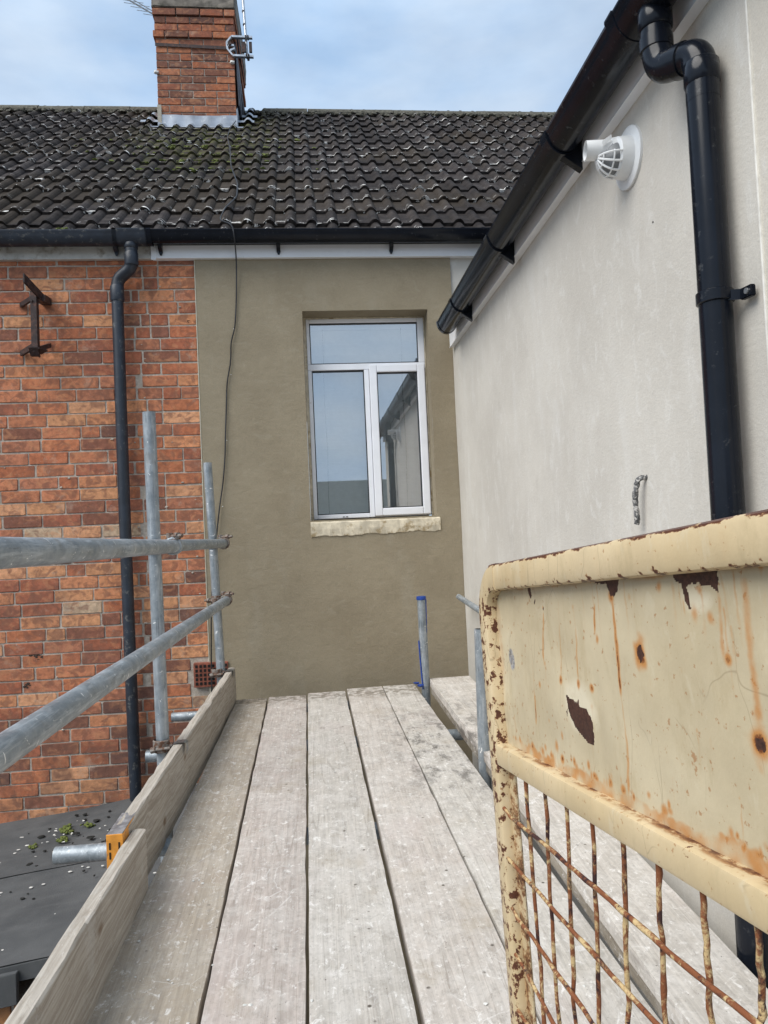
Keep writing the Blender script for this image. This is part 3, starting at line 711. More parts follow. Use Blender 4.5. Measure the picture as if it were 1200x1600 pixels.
s_ = B(); box(s_, (cx0 - .004, CY - .02, 4.99), (cx0 + .034, CY - .013, 5.17), .002); ob('pale_flashing_strip', s_, mat_plain('pale_mortar_strip', (.36, .33, .27), .9), chim)

# ------------------------------------------------------------------ gutter on the house
def gutter_profile(cy, zt, r, dep, th=.003, sgn=1):
    o_ = [(cy + math.cos(a) * r, zt + math.sin(a) * dep) for a in np.linspace(PI, 2 * PI, 17)]
    i_ = [(cy + math.cos(a) * (r - th), zt + math.sin(a) * (dep - th)) for a in np.linspace(2 * PI, PI, 17)]
    o_ = [(o_[0][0] - .003, zt), (o_[0][0] - .003, zt - .008)] + o_[1:]
    return o_ + i_
gy = 4.392
gut = thing('gutter', 'black plastic gutter along the terraced house eaves above the downpipe', 'gutter')
g = B(); extrude_x(g, gutter_profile(gy, 2.862, .056, .078), 'x', -5, -.90); ob('old_gutter_run', g, MT['matte'], gut, 40)
g = B(); extrude_x(g, gutter_profile(gy, 2.862, .056, .066), 'x', -.896, 1.25); ob('new_gutter_run', g, MT['gloss'], gut, 40)
for xa, xb, m in ((-1.10, -.905, 'matte'), (-.912, -.878, 'gloss'), (-1.10, -1.075, 'matte')):
    g = B(); extrude_x(g, gutter_profile(gy, 2.866, .061, .083), 'x', xa, xb); ob('gutter_union', g, MT[m], gut, 40)
for x in (-.845, -.14, .555, -1.105):
    g = B()
    # bracket: a hoop under the gutter and a rounded tongue on the fascia
    extrude_x(g, [(gy + .02, 2.800), (gy + .066, 2.81), (gy + .066, 2.765), (gy + .03, 2.785)], 'x', x - .012, x + .012)
    pts = [(x - .012, 2.80), (x + .012, 2.80), (x + .010, 2.762), (x + .005, 2.750), (x - .005, 2.750), (x - .010, 2.762)]
    a = [g.verts.new((p[0], 4.448, p[1])) for p in pts]; b = [g.verts.new((p[0], 4.4585, p[1])) for p in pts]
    for k in range(6): g.faces.new((a[k], a[(k + 1) % 6], b[(k + 1) % 6], b[k]))
    g.faces.new(a); g.faces.new(b[::-1]); ob('gutter_bracket', g, MT['gloss' if x > -1 else 'matte'], gut)
g = B()
for i in range(14): blob(g, (-1.372 + random.gauss(0, .022), gy - .05 + random.uniform(0, .03), 2.862 + random.uniform(-.008, .012)), random.uniform(.005, .013), seed=700 + i)
tag(ob('moss_clump', g, MT['moss'], None, 60), 'green moss tuft sprouting from the old gutter lip', 'moss')

dpt = thing('downpipe', 'old black downpipe running down the brick wall behind the poles', 'downpipe')
yp = 4.435
g = B(); tube(g, round_path([(-1.005, gy, 2.80), (-1.005, gy, 2.71), (-1.012, gy + .01, 2.655), (-1.096, yp, 2.600), (-1.104, yp, 2.54), (-1.104, yp, 2.47)], .045, 6), .0365, 18); ob('swan_neck', g, MT['matte'], dpt, 50)
g = B(); tube(g, [(-1.104, yp, 2.52), (-1.104, yp, 1.3), (-1.100, yp, .4), (-1.094, yp, -.47)], .034, 18); ob('pipe', g, MT['matte'], dpt, 50)
for a, b in (((-1.104, yp, 2.56), (-1.104, yp, 2.465)), ((-1.005, gy, 2.745), (-1.005, gy, 2.665)), ((-1.005, gy, 2.80), (-1.005, gy, 2.765))):
    g = B(); tube(g, [a, Vector(a).lerp(Vector(b), .08), Vector(a).lerp(Vector(b), .92), b], [.037, .040, .040, .037], 18); ob('pipe_socket', g, MT['matte'], dpt, 50)

# iron bracket on the brick wall -----------------------------------------
ib = thing('wall_bracket', 'rusty black iron aerial bracket bolted high on the brick wall', 'bracket', (-1.56, D, 2.3))
def obox(bm, a, b, wv, hv, bev=0):        # bar from a to b with half-width vectors
    a, b, wv, hv = map(Vector, (a, b, wv, hv)); hexa(bm, [a - wv - hv, a + wv - hv, a + wv + hv, a - wv + hv, b - wv - hv, b + wv - hv, b + wv + hv, b - wv + hv], bev)
def ibp(name, *args):
    g = B()
    for a in args: obox(g, *[Vector(q) - (Vector((-1.56, D, 2.3)) if i < 2 else Vector((0, 0, 0))) for i, q in enumerate(a)])
    ob(name, g, MT['iron'], ib)
ibp('upright', ((-1.548, 4.33, 2.12), (-1.548, 4.33, 2.50), (.017, 0, 0), (0, .004, 0)), ((-1.533, 4.345, 2.12), (-1.533, 4.345, 2.50), (.003, 0, 0), (0, .017, 0)))
ibp('top_arm', ((-1.550, 4.20, 2.530), (-1.515, 4.40, 2.475), (.004, 0, 0), (0, 0, .026)), ((-1.525, 4.38, 2.475), (-1.53, D, 2.49), (.026, 0, 0), (0, 0, .02)))
ibp('wall_foot', ((-1.675, 4.49, 2.470), (-1.545, 4.35, 2.475), (.010, 0, 0), (0, 0, .014)))
ibp('wall_foot', ((-1.680, 4.49, 2.180), (-1.545, 4.35, 2.195), (.010, 0, 0), (0, 0, .016)))
ibp('bottom_arm', ((-1.545, 4.33, 2.12), (-1.545, 4.30, 2.16), (.024, 0, 0), (0, .012, 0)), ((-1.54, 4.36, 2.17), (-1.515, 4.49, 2.225), (.006, 0, 0), (0, 0, .014)), ((-1.53, 4.30, 2.15), (-1.505, 4.36, 2.15), (.018, 0, .010), (0, 0, .004)))
ibp('bolt', ((-1.66, 4.488, 2.468), (-1.66, 4.462, 2.468), (.008, 0, 0), (0, 0, .008)), ((-1.665, 4.488, 2.18), (-1.665, 4.462, 2.18), (.008, 0, 0), (0, 0, .008)), ((-1.556, 4.326, 2.44), (-1.556, 4.318, 2.44), (.006, 0, 0), (0, 0, .006)))

# cable over the roof and down the render --------------------------------
g = B()
cp = [rp(-.565, 3.27, .080), rp(-.60, 2.95, .076), rp(-.60, 2.55, .074), rp(-.545, 2.05, .073), rp(-.50, 1.45, .073), rp(-.425, .95, .073), rp(-.41, .60, .074), rp(-.47, .32, .074), rp(-.485, .06, .074), (-.40, 4.325, 2.885), (-.392, 4.33, 2.80), (-.396, 4.445, 2.73), (-.402, 4.47, 2.6),
      (-.412, 4.476, 2.43), (-.425, 4.474, 2.30), (-.452, 4.474, 2.22), (-.455, 4.476, 2.10), (-.484, 4.474, 1.98), (-.492, 4.477, 1.85), (-.502, 4.474, 1.70), (-.514, 4.476, 1.50), (-.532, 4.474, 1.35), (-.555, 4.470, 1.225), (-.585, 4.46, 1.0), (-.612, 4.455, .80), (-.628, 4.455, .55), (-.635, 4.455, .35), (-.64, 4.455, .1)]
tube(g, round_path(cp, .06, 3), .0042, 6); cable = tag(ob('cable', g, MT['black'], None, 60), 'thin dark cable trailing over the tiles and down the olive render', 'cable')
g = B()
for z_ in (2.30, 2.02, 1.22, 1.62): blob(g, (-.43 - (2.3 - z_) * .10, 4.472, z_), .0035, seed=int(z_ * 99))
ob('cable_clip', g, MT['drop'], cable)

# aerials -----------------------------------------------------------------
ma = thing('aerial_mast', 'steel aerial mast clamped to the right of the brick chimney', 'aerial')
g = B(); tube(g, [(-.478, 6.95, 6.9), (-.462, 6.95, 6.25), (-.440, 6.95, 5.66)], .0125, 12); ob('mast', g, MT['steel'], ma, 50)
for z_ in (6.10, 5.97): g = B(); cyl(g, (-.4575 - (z_ - 6.0) * .03, 6.95, z_), (-.4575 - (z_ - 6.0) * .03, 6.95, z_ + .012), .0150, 10); ob('mast_collar', g, MT['iron'], ma)
g = B(); ysb = 6.93
for a, b in (((-.628, 5.78), (-.585, 5.838)), ((-.585, 5.838), (-.385, 5.835)), ((-.628, 5.78), (-.625, 5.715)), ((-.625, 5.715), (-.575, 5.652)), ((-.575, 5.652), (-.380, 5.648)), ((-.625, 5.75), (-.56, 5.75)), ((-.60, 5.70), (-.555, 5.72))):
    obox(g, (a[0], ysb, a[1]), (b[0], ysb, b[1]), (0, .016, 0), (0, 0, .009) if abs(a[1] - b[1]) < .03 else (.009, 0, 0))
ob('chimney_clamp', g, MT['steel'], ma)
g = B()
for x in (-.445, -.425): 
    for z_ in (5.652, 5.835): cyl(g, (x, 6.90, z_), (x, 6.96, z_), .008, 8)
cyl(g, (-.43, 6.94, 5.62), (-.43, 6.94, 5.645), .012, 8); cyl(g, (-.60, 6.9, 5.76), (-.60, 6.92, 5.76), .016, 8)
obox(g, (-.47, 6.93, 5.69), (-.47, 6.93, 5.79), (.02, 0, 0), (0, .01, 0)); obox(g, (-.405, 6.93, 5.69), (-.405, 6.93, 5.79), (.014, 0, 0), (0, .01, 0))
ob('clamp_bolt', g, MT['iron'], ma)
g = B(); obox(g, (cx0 - .005, CY - .012, 5.758), (-.62, CY - .012, 5.735), (0, .002, 0), (0, 0, .015)); ob('lashing_strap', g, MT['iron'], ma)
g = B()
for x, z_ in ((-1.30, 5.49), (-.585, 5.60)): blob(g, (x, CY - .01, z_), .022, seed=5)
ob('cable_gland', g, MT['drop'], ma)
ya = thing('rooftop_aerial', 'small comb-like television aerial poking out left of the chimney top', 'aerial')
g = B(); a0, a1 = Vector((-1.70, 7.4, 6.57)), Vector((-1.30, 7.45, 6.36)); tube(g, [a0, a1], .008, 6); tube(g, [a0 + Vector((0, .0, .03)), a1 + Vector((0, 0, .03))], .005, 6); ob('boom', g, MT['steel'], ya)
for i in range(6):
    p = a0.lerp(a1, .06 + i * .15); g = B(); tube(g, [p + Vector((-.10, -.12, -.07)), p + Vector((.10, .12, .07))], .0035, 5); ob('element', g, MT['steel'], ya)
g = B(); tube(g, [(-1.26, 7.5, 6.42), (-1.20, 7.5, 5.9), (-1.2, 7.5, 5.6)], .011, 8); ob('mast', g, MT['steel'], ya)

# ================================================================== REAR EXTENSION (right)
WX = .92; BY = 1.358
ext_ = thing('rear_extension', 'cream rendered rear extension wall running down the right side', 'house')
g = B()
def fw(u, v):
    y = BY + .002 + (4.484 - BY - .002) * u; z_ = -3.0 + 5.45 * v
    return (WX + .0022 * math.sin(y * 5.3 + z_ * 2.1) * math.cos(z_ * 4.1 - y), y, z_)
grid(g, 50, 80, fw); bmesh.ops.reverse_faces(g, faces=g.faces); ob('side_wall', g, MT['cream'], ext_)
g = B(); box(g, (WX - .004, .45, -3.0), (WX + .25, BY - .0005, 2.45)); ob('end_wall_panel', g, MT['cream2'], ext_)
g = B(); box(g, (WX - .008, BY - .0035, -3.0), (WX + .004, BY + .0015, 2.30), .001); ob('stop_bead', g, mat_plain('bright_render_bead', (.72, .70, .64), .6), ext_)
g = B(); box(g, (WX + .02, BY + .01, -3.0), (WX + .25, 4.47, 2.44)); box(g, (WX + .251, .45, -3), (4.2, 4.47, 2.44)); ob('inner_wall', g, MT['cream'], ext_)
g = B(); box(g, (.893, .40, 2.150), (WX + .02, 4.44, 2.36), .003); ob('fascia', g, MT['fwhite'], ext_)
g = B(); extrude_x(g, [(.889, 2.148), (.893, 2.158), (.8935, 2.148)], 'y', .40, 4.44); ob('fascia_drip', g, MT['fwhite'], ext_)
# its roof, pitched up to the right, tiled with the same tile in one field
rf = B(); T2 = R(35)
for row in range(6):
    for c in range(15):
        s = row * .272; yb = .42 + c * .264
        def T(p, s=s, yb=yb): q = s + p[1]; return (.868 + q * math.cos(T2) - p[2] * math.sin(T2), 4.38 - (yb - .42) - p[0], 2.262 + q * math.sin(T2) + p[2] * math.cos(T2))
        tile_geom(rf, T)
tag(ob('roof_tile_field', rf, MT['tile'], ext_), kind='stuff')
rf = B(); hexa(rf, [(.90, .4, 2.24), (3.0, .4, 3.71), (3.0, 4.4, 3.71), (.90, 4.4, 2.24), (.90, .4, 2.26), (3.0, .4, 3.73), (3.0, 4.4, 3.73), (.90, 4.4, 2.26)]); ob('roof_deck', rf, MT['dark'], ext_)

GX, GZ, GR, GD = .834, 2.242, .057, .070
rgut = thing('gutter', 'glossy black gutter sloping overhead along the cream extension wall', 'gutter')
g = B(); extrude_x(g, gutter_profile(GX, GZ, GR, GD), 'y', .42, 4.20); ob('gutter_run', g, MT['gloss'], rgut, 35)
g = B(); pr = [(GX + math.cos(a) * (GR + .004), GZ + .002 + math.sin(a) * (GD + .004)) for a in np.linspace(PI, 2 * PI, 17)]; extrude_x(g, pr, 'y', 4.185, 4.212); ob('end_cap', g, MT['gloss'], rgut, 35)
for y in (3.80, 2.98, 2.20):
    g = B(); extrude_x(g, [(GX + math.cos(a) * (GR + .006), GZ + math.sin(a) * (GD + .007)) for a in np.linspace(PI, 2 * PI, 15)] + [(GX + math.cos(a) * (GR + .001), GZ + math.sin(a) * (GD + .001)) for a in np.linspace(2 * PI, PI, 15)], 'y', y - .024, y + .024)
    hexa(g, [(GX + .006, y - .014, GZ - .082), (.892, y - .014, GZ - .118), (.892, y + .014, GZ - .118), (GX + .006, y + .014, GZ - .082), (GX - .01, y - .014, GZ - .074), (.892, y - .014, GZ - .01), (.892, y + .014, GZ - .01), (GX - .01, y + .014, GZ - .074)])
    ob('gutter_bracket', g, MT['gloss'], rgut, 35)
for a, b in ((1.47, 1.50), (1.66, 1.70)):
    g = B(); extrude_x(g, gutter_profile(GX, GZ + .003, GR + .006, GD + .007), 'y', a, b); ob('gutter_union', g, MT['gloss'], rgut, 35)
g = B(); extrude_x(g, gutter_profile(GX, GZ + .001, GR + .003, GD + .003), 'y', 1.50, 1.66); ob('running_outlet', g, MT['gloss'], rgut, 35)

rd = thing('downpipe', 'large glossy black downpipe with swan neck in front of the cream wall', 'downpipe')
PXX, PYY = .872, 1.462
y_o = 1.575
g = B(); tube(g, round_path([(GX, y_o, 2.18), (GX, y_o, 2.085), (GX + .004, y_o - .01, 2.040), (PXX - .002, PYY + .01, 2.000 + .01), (PXX, PYY, 1.97), (PXX, PYY, 1.90)], .036, 7), .0345, 24); ob('swan_neck', g, MT['gloss'], rd, 50)
g = B(); tube(g, [(PXX, PYY, 1.93), (PXX, PYY, -2.9)], .034, 28); ob('pipe', g, MT['gloss'], rd, 50)
def sock(a, b, r=.0375):
    g = B(); a, b = Vector(a), Vector(b); tube(g, [a, a.lerp(b, .06), a.lerp(b, .94), b], [r - .0025, r, r, r - .0025], 24); ob('pipe_socket', g, MT['gloss'], rd, 50)
sock((GX, y_o, 2.185), (GX, y_o, 2.135), .0385); sock((GX, y_o, 2.118), (GX, y_o, 2.085)); sock((PXX, PYY, 1.985), (PXX, PYY, 1.935), .0368)
sock((GX + .018, y_o - .052, 2.026), (GX + .026, y_o - .078, 2.018), .0372)
g = B(); tube(g, [(PXX, PYY, 1.487), (PXX, PYY, 1.485), (PXX, PYY, 1.463), (PXX, PYY, 1.461)], [.036, .0385, .0385, .036], 24)
obox(g, (PXX + .010, PYY - .030, 1.470), (WX - .012, BY + .055, 1.466), (.004, 0, 0), (0, 0, .011)); obox(g, (WX - .014, BY + .060, 1.466), (WX - .014, BY + .022, 1.464), (.006, 0, 0), (0, 0, .012), .002)
ob('pipe_clip', g, MT['gloss'], rd, 50)
g = B(); cyl(g, (WX - .0205, BY + .034, 1.465), (WX - .024, BY + .034, 1.465), .006, 10); ob('clip_screw', g, MT['steel'], rd)

# boiler flue -------------------------------------------------------------
fl = thing('boiler_flue', 'white plastic boiler flue with round plate on the cream wall', 'flue', (WX, 1.925, 2.022))
def flp(name, bm, m='white', sm=45): return ob(name, bm, MT[m], fl, sm)
g = B(); tube(g, [(0.006, 0, 0), (-.005, 0, 0), (-.008, 0, 0)], [.083, .083, .078], 40); flp('wall_plate', g)
g = B(); tube(g, [(-.008, 0, 0), (-.040, 0, 0), (-.043, 0, 0)], [.058, .054, .050], 32); flp('collar', g)
for k in range(7):                                  # curved bars of the guard
    a = -PI * .97 + k * (PI * .94 / 6); r = .052
    pts = [Vector((-.042 - .050 * math.sin(t), math.cos(a) * r * math.cos(t), math.sin(a) * r * math.cos(t))) for t in np.linspace(0, PI * .45, 8)]
    g = B(); tube(g, pts, .0030, 6); flp('guard_bar', g)
for t in (.40, 1.0):
    pts = [Vector((-.042 - .050 * math.sin(t), math.cos(a) * .052 * math.cos(t), math.sin(a) * .052 * math.cos(t))) for a in np.linspace(-PI, 0, 18)]
    g = B(); tube(g, pts, .0022, 6); flp('guard_ring', g)
g = B(); res = bmesh.ops.create_uvsphere(g, u_segments=20, v_segments=12, radius=.043)
for v in res['verts']: v.co = Vector((v.co.x * .85 - .040, v.co.y, v.co.z - .002))
flp('inner_terminal', g, 'grille')
g = B(); tube(g, [(-.030, .0, .024), (-.120, .012, .026)], [.0275, .0265], 28, cap=False); tube(g, [(-.120, .012, .026), (-.060, .005, .025)], [.0235, .0235], 28, cap=False)
r = [Vector((-.120, .012, .026))]; flp('nozzle', g)
g = B(); tube(g, [(-.085, .008, .026), (-.0845, .008, .026)], .0232, 20); flp('nozzle_inside', g, 'grille')
g = B(); tube(g, [(-.034, .0, .024), (-.052, .002, .0245)], [.033, .030], 24); flp('nozzle_collar', g)
g = B(); obox(g, (-.085, -.026, .028), (-.060, -.028, .045), (.001, 0, 0), (0, 0, .006)); flp('nozzle_clip', g)

# broken tie rod stub in the wall
g = B(); tube(g, round_path([(WX + .01, 1.925, 1.128), (WX - .020, 1.935, 1.128), (WX - .026, 1.942, 1.10), (WX - .028, 1.948, 1.06), (WX - .022, 1.952, 1.012), (WX - .024, 1.955, 1.0)], .02, 5), [.0075] * 2 + [.008] * 60 if False else .0075, 9)
for v in g.verts: v.co += Vector(RNG.normal(0, .0009, 3))
tag(ob('bent_rod', g, mat_plain('splattered_rod', (.10, .10, .10), .9, var=.5, sc_=140, dirt=((.5, .48, .45), 110, .50, .58), bump=.8), None, 50), 'short bent rod end sticking out of the cream wall left of the pipe', 'rod')
g = B()
cyl(g, (WX + .002, 1.809, 1.79), (WX - .001, 1.809, 1.79), .0022, 8); ob('drill_hole', g, MT['hole'], ext_)  # black disc painted for the shade in the hole

# ================================================================== FELT ROOFED SHED (left, below)
shed = thing('lean_to_shed', 'low brick lean-to with grey felt roof below the scaffold on the left', 'shed')
def fz(x): return -.480 + .125 * (x + 1.137)
XR = -.645; g = B()
def ff(u, v):
    x = -3.6 + (XR + 3.6) * u; y = 2.80 + (D + .01 - 2.80) * v
    return (x, y, fz(x) + .006 * math.sin(x * 6 + y * 3) + .004 * math.sin(y * 11 + x))
grid(g, 40, 24, ff); ob('felt_roof', g, MT['felt'], shed)
g = B(); hexa(g, [(-3.6, 2.796, fz(-3.6) - .062), (XR, 2.796, fz(XR) - .062), (XR, D, fz(XR) - .062), (-3.6, D, fz(-3.6) - .062), (-3.6, 2.796, fz(-3.6) - .004), (XR, 2.796, fz(XR) - .004), (XR, D, fz(XR) - .012), (-3.6, D, fz(-3.6) - .012)]); ob('felt_edge', g, MT['felt'], shed)
g = B(); hexa(g, [(-3.6, 2.770, fz(-3.6) - .13), (-1.118, 2.770, fz(-1.118) - .13), (-1.118, 2.794, fz(-1.118) - .13), (-3.6, 2.794, fz(-3.6) - .13), (-3.6, 2.770, fz(-3.6) - .02), (-1.118, 2.770, fz(-1.118) - .02), (-1.118, 2.794, fz(-1.118) - .02), (-3.6, 2.794, fz(-3.6) - .02)], .002); ob('felt_flap', g, MT['felt'], shed)
g = B(); box(g, (-3.5, 2.813, -3.0), (-.70, 4.45, -.80)); sw = ob('shed_wall', g, MT['mortar'], shed)
for r_ in range(7):
    z_ = -.585 - r_ * .076; x = -.705 - (.0 if r_ % 2 else .11)
    while x > -1.62:
        a = x - .215
        if z_ + .033 < fz(a) - .064: place_brick(sw, a, x, z_, y=2.806, col=random.choice([(.50, .23, .085), (.46, .19, .075), (.40, .17, .08)]), name='brick')
        x = a - .010
g = B(); box(g, (-3.5, 2.816, -.80), (-.70, 3.0, -.62)); ob('wall_head', g, MT['mortar'], shed)
# lap in the felt
g = B(); grid(g, 30, 2, lambda u, v: (-3.6 + (XR + 3.6) * u, 3.62 + .02 * v + .01 * math.sin(u * 9), fz(-3.6 + (XR + 3.6) * u) + .0075 + .006 * math.sin((-3.6 + (XR + 3.6) * u) * 6 + 10.9))); ob('felt_lap', g, MT['felt'], shed)
# moss cushions and litter on the felt
def on_felt(px, py): return (px, py, fz(px) + .006)
for i, (x, y, s, lb) in enumerate([(-1.393, 4.127, .034, 'largest moss cushion on the grey felt roof'), (-1.511, 3.983, .020, 'small moss cushion on the felt left of the biggest one'), (-1.272, 4.149, .022, 'moss cushion on the felt close under the brick wall'), (-1.355, 4.00, .024, 'moss cushion on the felt below the biggest one')]):
    g = B(); rr = random.Random(i)
    for k in range(16): blob(g, (x + rr.gauss(0, s * .55), y + rr.gauss(0, s * .7), fz(x) + .004 + rr.uniform(0, s * .3)), s * rr.uniform(.25, .5), seed=i * 40 + k, flat=(1, 1, .8))
    tag(ob('moss_cushion', g, MT['moss'], None, 60), lb, 'moss', 'moss cushions on the felt roof')
g1, g2 = B(), B()
for i in range(130):
    x = random.gauss(-1.36, .17) if i < 55 else random.uniform(-1.9, -.75); y = random.gauss(4.05, .18) if i < 55 else random.uniform(2.9, 4.3)
    if x > XR - .05 or y > 4.4 or y < 2.83: continue
    blob(g1 if i % 5 < 2 else g2, (x, y, fz(x) + .006), random.uniform(.004, .014) if i % 5 < 2 else random.uniform(.002, .008), seed=900 + i, flat=(1.2 * random.uniform(.6, 1.5), 1.2 * random.uniform(.6, 1.4), .5 if i % 5 < 2 else .15))
tag(ob('moss_crumbs', g1, MT['grime'], None, 60), 'scattered dark moss crumbs on the grey felt roof', 'debris', kind='stuff')
tag(ob('white_flecks', g2, MT['drop'], None, 60), 'scattered white flecks and droppings on the grey felt roof', 'debris', kind='stuff')

# ================================================================== SCAFFOLD
def zdk(y): return .03 + (y - 1.5) * .0291
def lerp(a, b, t): return a + (b - a) * t
def deck_board(name, L, Rr, y0_, y1_, col, label, dz=(0, 0), th=.038, skew=0):
    """L/Rr = (x at y 1.5, x at y 4.25)"""
    bm = B(); ny = 60; rr = random.Random(hash(label) % 999)
    def X(e, y): return lerp(e[0], e[1], (y - 1.5) / 2.75)
    wob = [rr.gauss(0, .0009) for _ in range(ny + 1)], [rr.gauss(0, .0009) for _ in range(ny + 1)]
    prof = [(0, -th), (0, -.005), (.0035, -.0006), (.02, 0), (.5, 0), (.98, 0), (.9965, -.0006), (1, -.005), (1, -th)]
    rings = []
    for i in range(ny + 1):
        y = lerp(y0_, y1_, i / ny); xl, xr = X(L, y) + wob[0][i], X(Rr, y) + wob[1][i]
        z_ = zdk(y) + lerp(dz[0], dz[1], (y - 1.5) / 2.75) + .0012 * math.sin(y * 2.1 + xl * 9)
        rings.append([bm.verts.new((lerp(xl, xr, p[0]), y + (skew * (p[0] - .5) if i == ny else 0) + (rr.gauss(0, .0025) if i == ny else 0), z_ + p[1])) for p in prof])
    n = len(prof)
    for a, b in zip(rings, rings[1:]):
        for k in range(n): bm.faces.new((a[k], b[k], b[(k + 1) % n], a[(k + 1) % n]))
    bm.faces.new(rings[0]); bm.faces.new(rings[-1][::-1]); bmesh.ops.recalc_face_normals(bm, faces=bm.faces)
    o = ob(name, bm, MT['board'], None, 25); o.color = (*col, 1)
    return tag(o, label, 'scaffold board', 'scaffold boards laid as a walkway')
deck_board('scaffold_board', (-.507, -.470), (-.276, -.299), -.7, 4.235, (.365, .31, .245), 'leftmost brown-grey scaffold board beside the toe boards', skew=.0)
deck_board('scaffold_board', (-.268, -.290), (-.057, -.079), -.7, 4.240, (.42, .365, .325), 'pinkish grey scaffold board, second from the toe boards')
deck_board('scaffold_board', (-.049, -.070), (.167, .145), -.7, 4.270, (.44, .405, .36), 'pale scaffold board running down the middle of the walkway')
deck_board('scaffold_board', (.181, .157), (.402, .366), -.7, 4.330, (.44, .395, .35), 'pale scaffold board with footprints right of the widest gap between boards')
deck_board('scaffold_board', (.408, .371), (.634, .560), -.7, 4.330, (.43, .40, .355), 'scaffold board with black muck near the right posts')
deck_board('scaffold_board', (.634, .616), (.830, .850), -.7, 4.12, (.43, .395, .35), 'raised scaffold board against the cream wall beyond the gap', dz=(.075, .075))
deck_board('scaffold_board', (.639, .621), (.826, .845), -.7, 4.10, (.20, .17, .13), 'added board beneath the raised board by the cream wall, coloured dark for its shaded side', dz=(.036, .036))  # added board; its dark colour stands in for the raised board's shaded side

def toe(name, pts_top, h, th, label, y_split=None):
    bm = B(); (xa, ya, za), (xb, yb, zb) = pts_top; ny = 40; rr = random.Random(len(label)); rings = []
    for i in range(ny + 1):
        t = i / ny; x, y, z_ = lerp(xa, xb, t), lerp(ya, yb, t), lerp(za, zb, t); j = lambda s=.0012: rr.gauss(0, s)
        prof = [(0, -.004), (-.004, -.0002), (-th * .5, 0), (-th + .005, -.0004), (-th, -.005), (-th, -h), (0, -h)]
        rings.append([bm.verts.new((x + p[0] + j(), y, z_ + p[1] + (j(.0016) if p[1] > -.01 else 0))) for p in prof])
    n = len(rings[0])
    for a, b in zip(rings, rings[1:]):
        for k in range(n): bm.faces.new((a[k], b[k], b[(k + 1) % n], a[(k + 1) % n]))
    bm.faces.new(rings[0]); bm.faces.new(rings[-1][::-1]); bmesh.ops.recalc_face_normals(bm, faces=bm.faces)
    return tag(ob(name, bm, MT['toe'], None, 25), label, 'toe board', 'toe boards along the scaffold edge')
tb = toe('toe_board', ((-.541, 2.035, .236), (-.474, 4.235, .292)), .225, .038, 'far toe board on edge with orange-painted banded end')
g = B(); box(g, (-.5815, 2.0300, .030), (-.5385, 2.0345, .2385), .001); ob('painted_end', g, MT['orange'], tb)
g = B(); box(g, (-.5805, 2.036, .2365), (-.5415, 2.19, .2385), .0006); ob('steel_end_band', g, MT['tape'], tb)
g = B(); box(g, (-.5405, 2.035, .10), (-.5392, 2.19, .236)); ob('orange_side_band', g, MT['orange'], tb)
g = B()
for x in (-.574, -.550):
    for z_ in (.175, .140, .105, .200): box(g, (x, 2.0285, z_), (x + .004, 2.0298, z_ + .018))
ob('printed_mark', g, MT['hole'], tb)
toe('toe_board', ((-.502, -.5, .262), (-.500, 2.125, .214)), .215, .038, 'near toe board on edge overlapping the far one at bottom left')

TR = .02415
def pole(name, pts, label, cat, group=None, r=TR, m='galv'):
    g = B(); tube(g, pts, r, 20, hollow=.14); o = ob(name, g, [MT[m], MT['tube_in']], None, 40)
    return tag(o, label, cat, group)
PG = 'upright scaffold poles'
pole('scaffold_pole', [(-.607, 2.85, 1.512), (-.598, 2.85, .3), (-.595, 2.85, -.4), (-.59, 2.85, -3)], 'near left upright pole standing in front of the black downpipe', 'scaffold pole', PG, m='galvz')
pole('scaffold_pole', [(-.574, 4.15, 1.452), (-.560, 4.15, 1.0), (-.543, 4.15, .3), (-.54, 4.15, -3)], 'thin far left upright pole where brick meets render', 'scaffold pole', PG, m='galvz')
fp = pole('scaffold_pole', [(.592, 4.11, .640), (.594, 4.11, .3), (.596, 4.11, -3)], 'short upright pole wrapped in blue tape at the walkway end', 'scaffold pole', PG, m='galvz')
pole('scaffold_pole', [(.640, 2.85, .615), (.630, 2.85, 0), (.628, 2.85, -3)], 'upright pole half hidden behind the cream gate post', 'scaffold pole', PG, m='galvz')
GG = 'left guard rails'
pole('guard_rail', [(-.447, .2, 1.004), (-.462, 1.125, 1.0), (-.512, 2.77, .996)], 'near top guard rail crossing the left edge at eye level', 'guard rail', GG)
pole('guard_rail', [(-.545, 2.70, .9985), (-.494, 4.14, .997)], 'far short length of top guard rail reaching the corner', 'guard rail', GG)
pole('guard_rail', [(-.443, .2, .729), (-.452, 1.085, .719), (-.492, 4.13, .683)], 'long middle guard rail slanting up from the bottom left', 'guard rail', GG)
TG_ = 'transom tubes under the boards'
def zt(y): return zdk(y) - .038 - .029
pole('transom', [(-.885, 2.52, zt(2.52) + .01), (.66, 2.52, zt(2.52))], 'nearest transom tube end poking out over the felt roof', 'transom', TG_, .0275)
pole('transom', [(-.815, 3.52, zt(3.52) + .004), (.86, 3.52, zt(3.52))], 'transom tube end just right of the black downpipe foot', 'transom', TG_, .0265)
pole('transom', [(-.830, 4.215, zt(4.21) - .002), (.60, 4.215, zt(4.21))], 'farthest transom tube end sticking out below the air vent', 'transom', TG_, .0245)
pole('transom', [(-.56, 1.0, zt(1.0)), (.86, 1.0, zt(1.0))], 'transom tube under the near boards glimpsed through the gaps', 'transom', TG_)
pole('ledger', [(.845, 4.30, .617), (.838, 3.2, .565), (.834, 2.6, .545)], 'splattered tube running beside the cream wall behind the gate', 'ledger tube', None, .016)
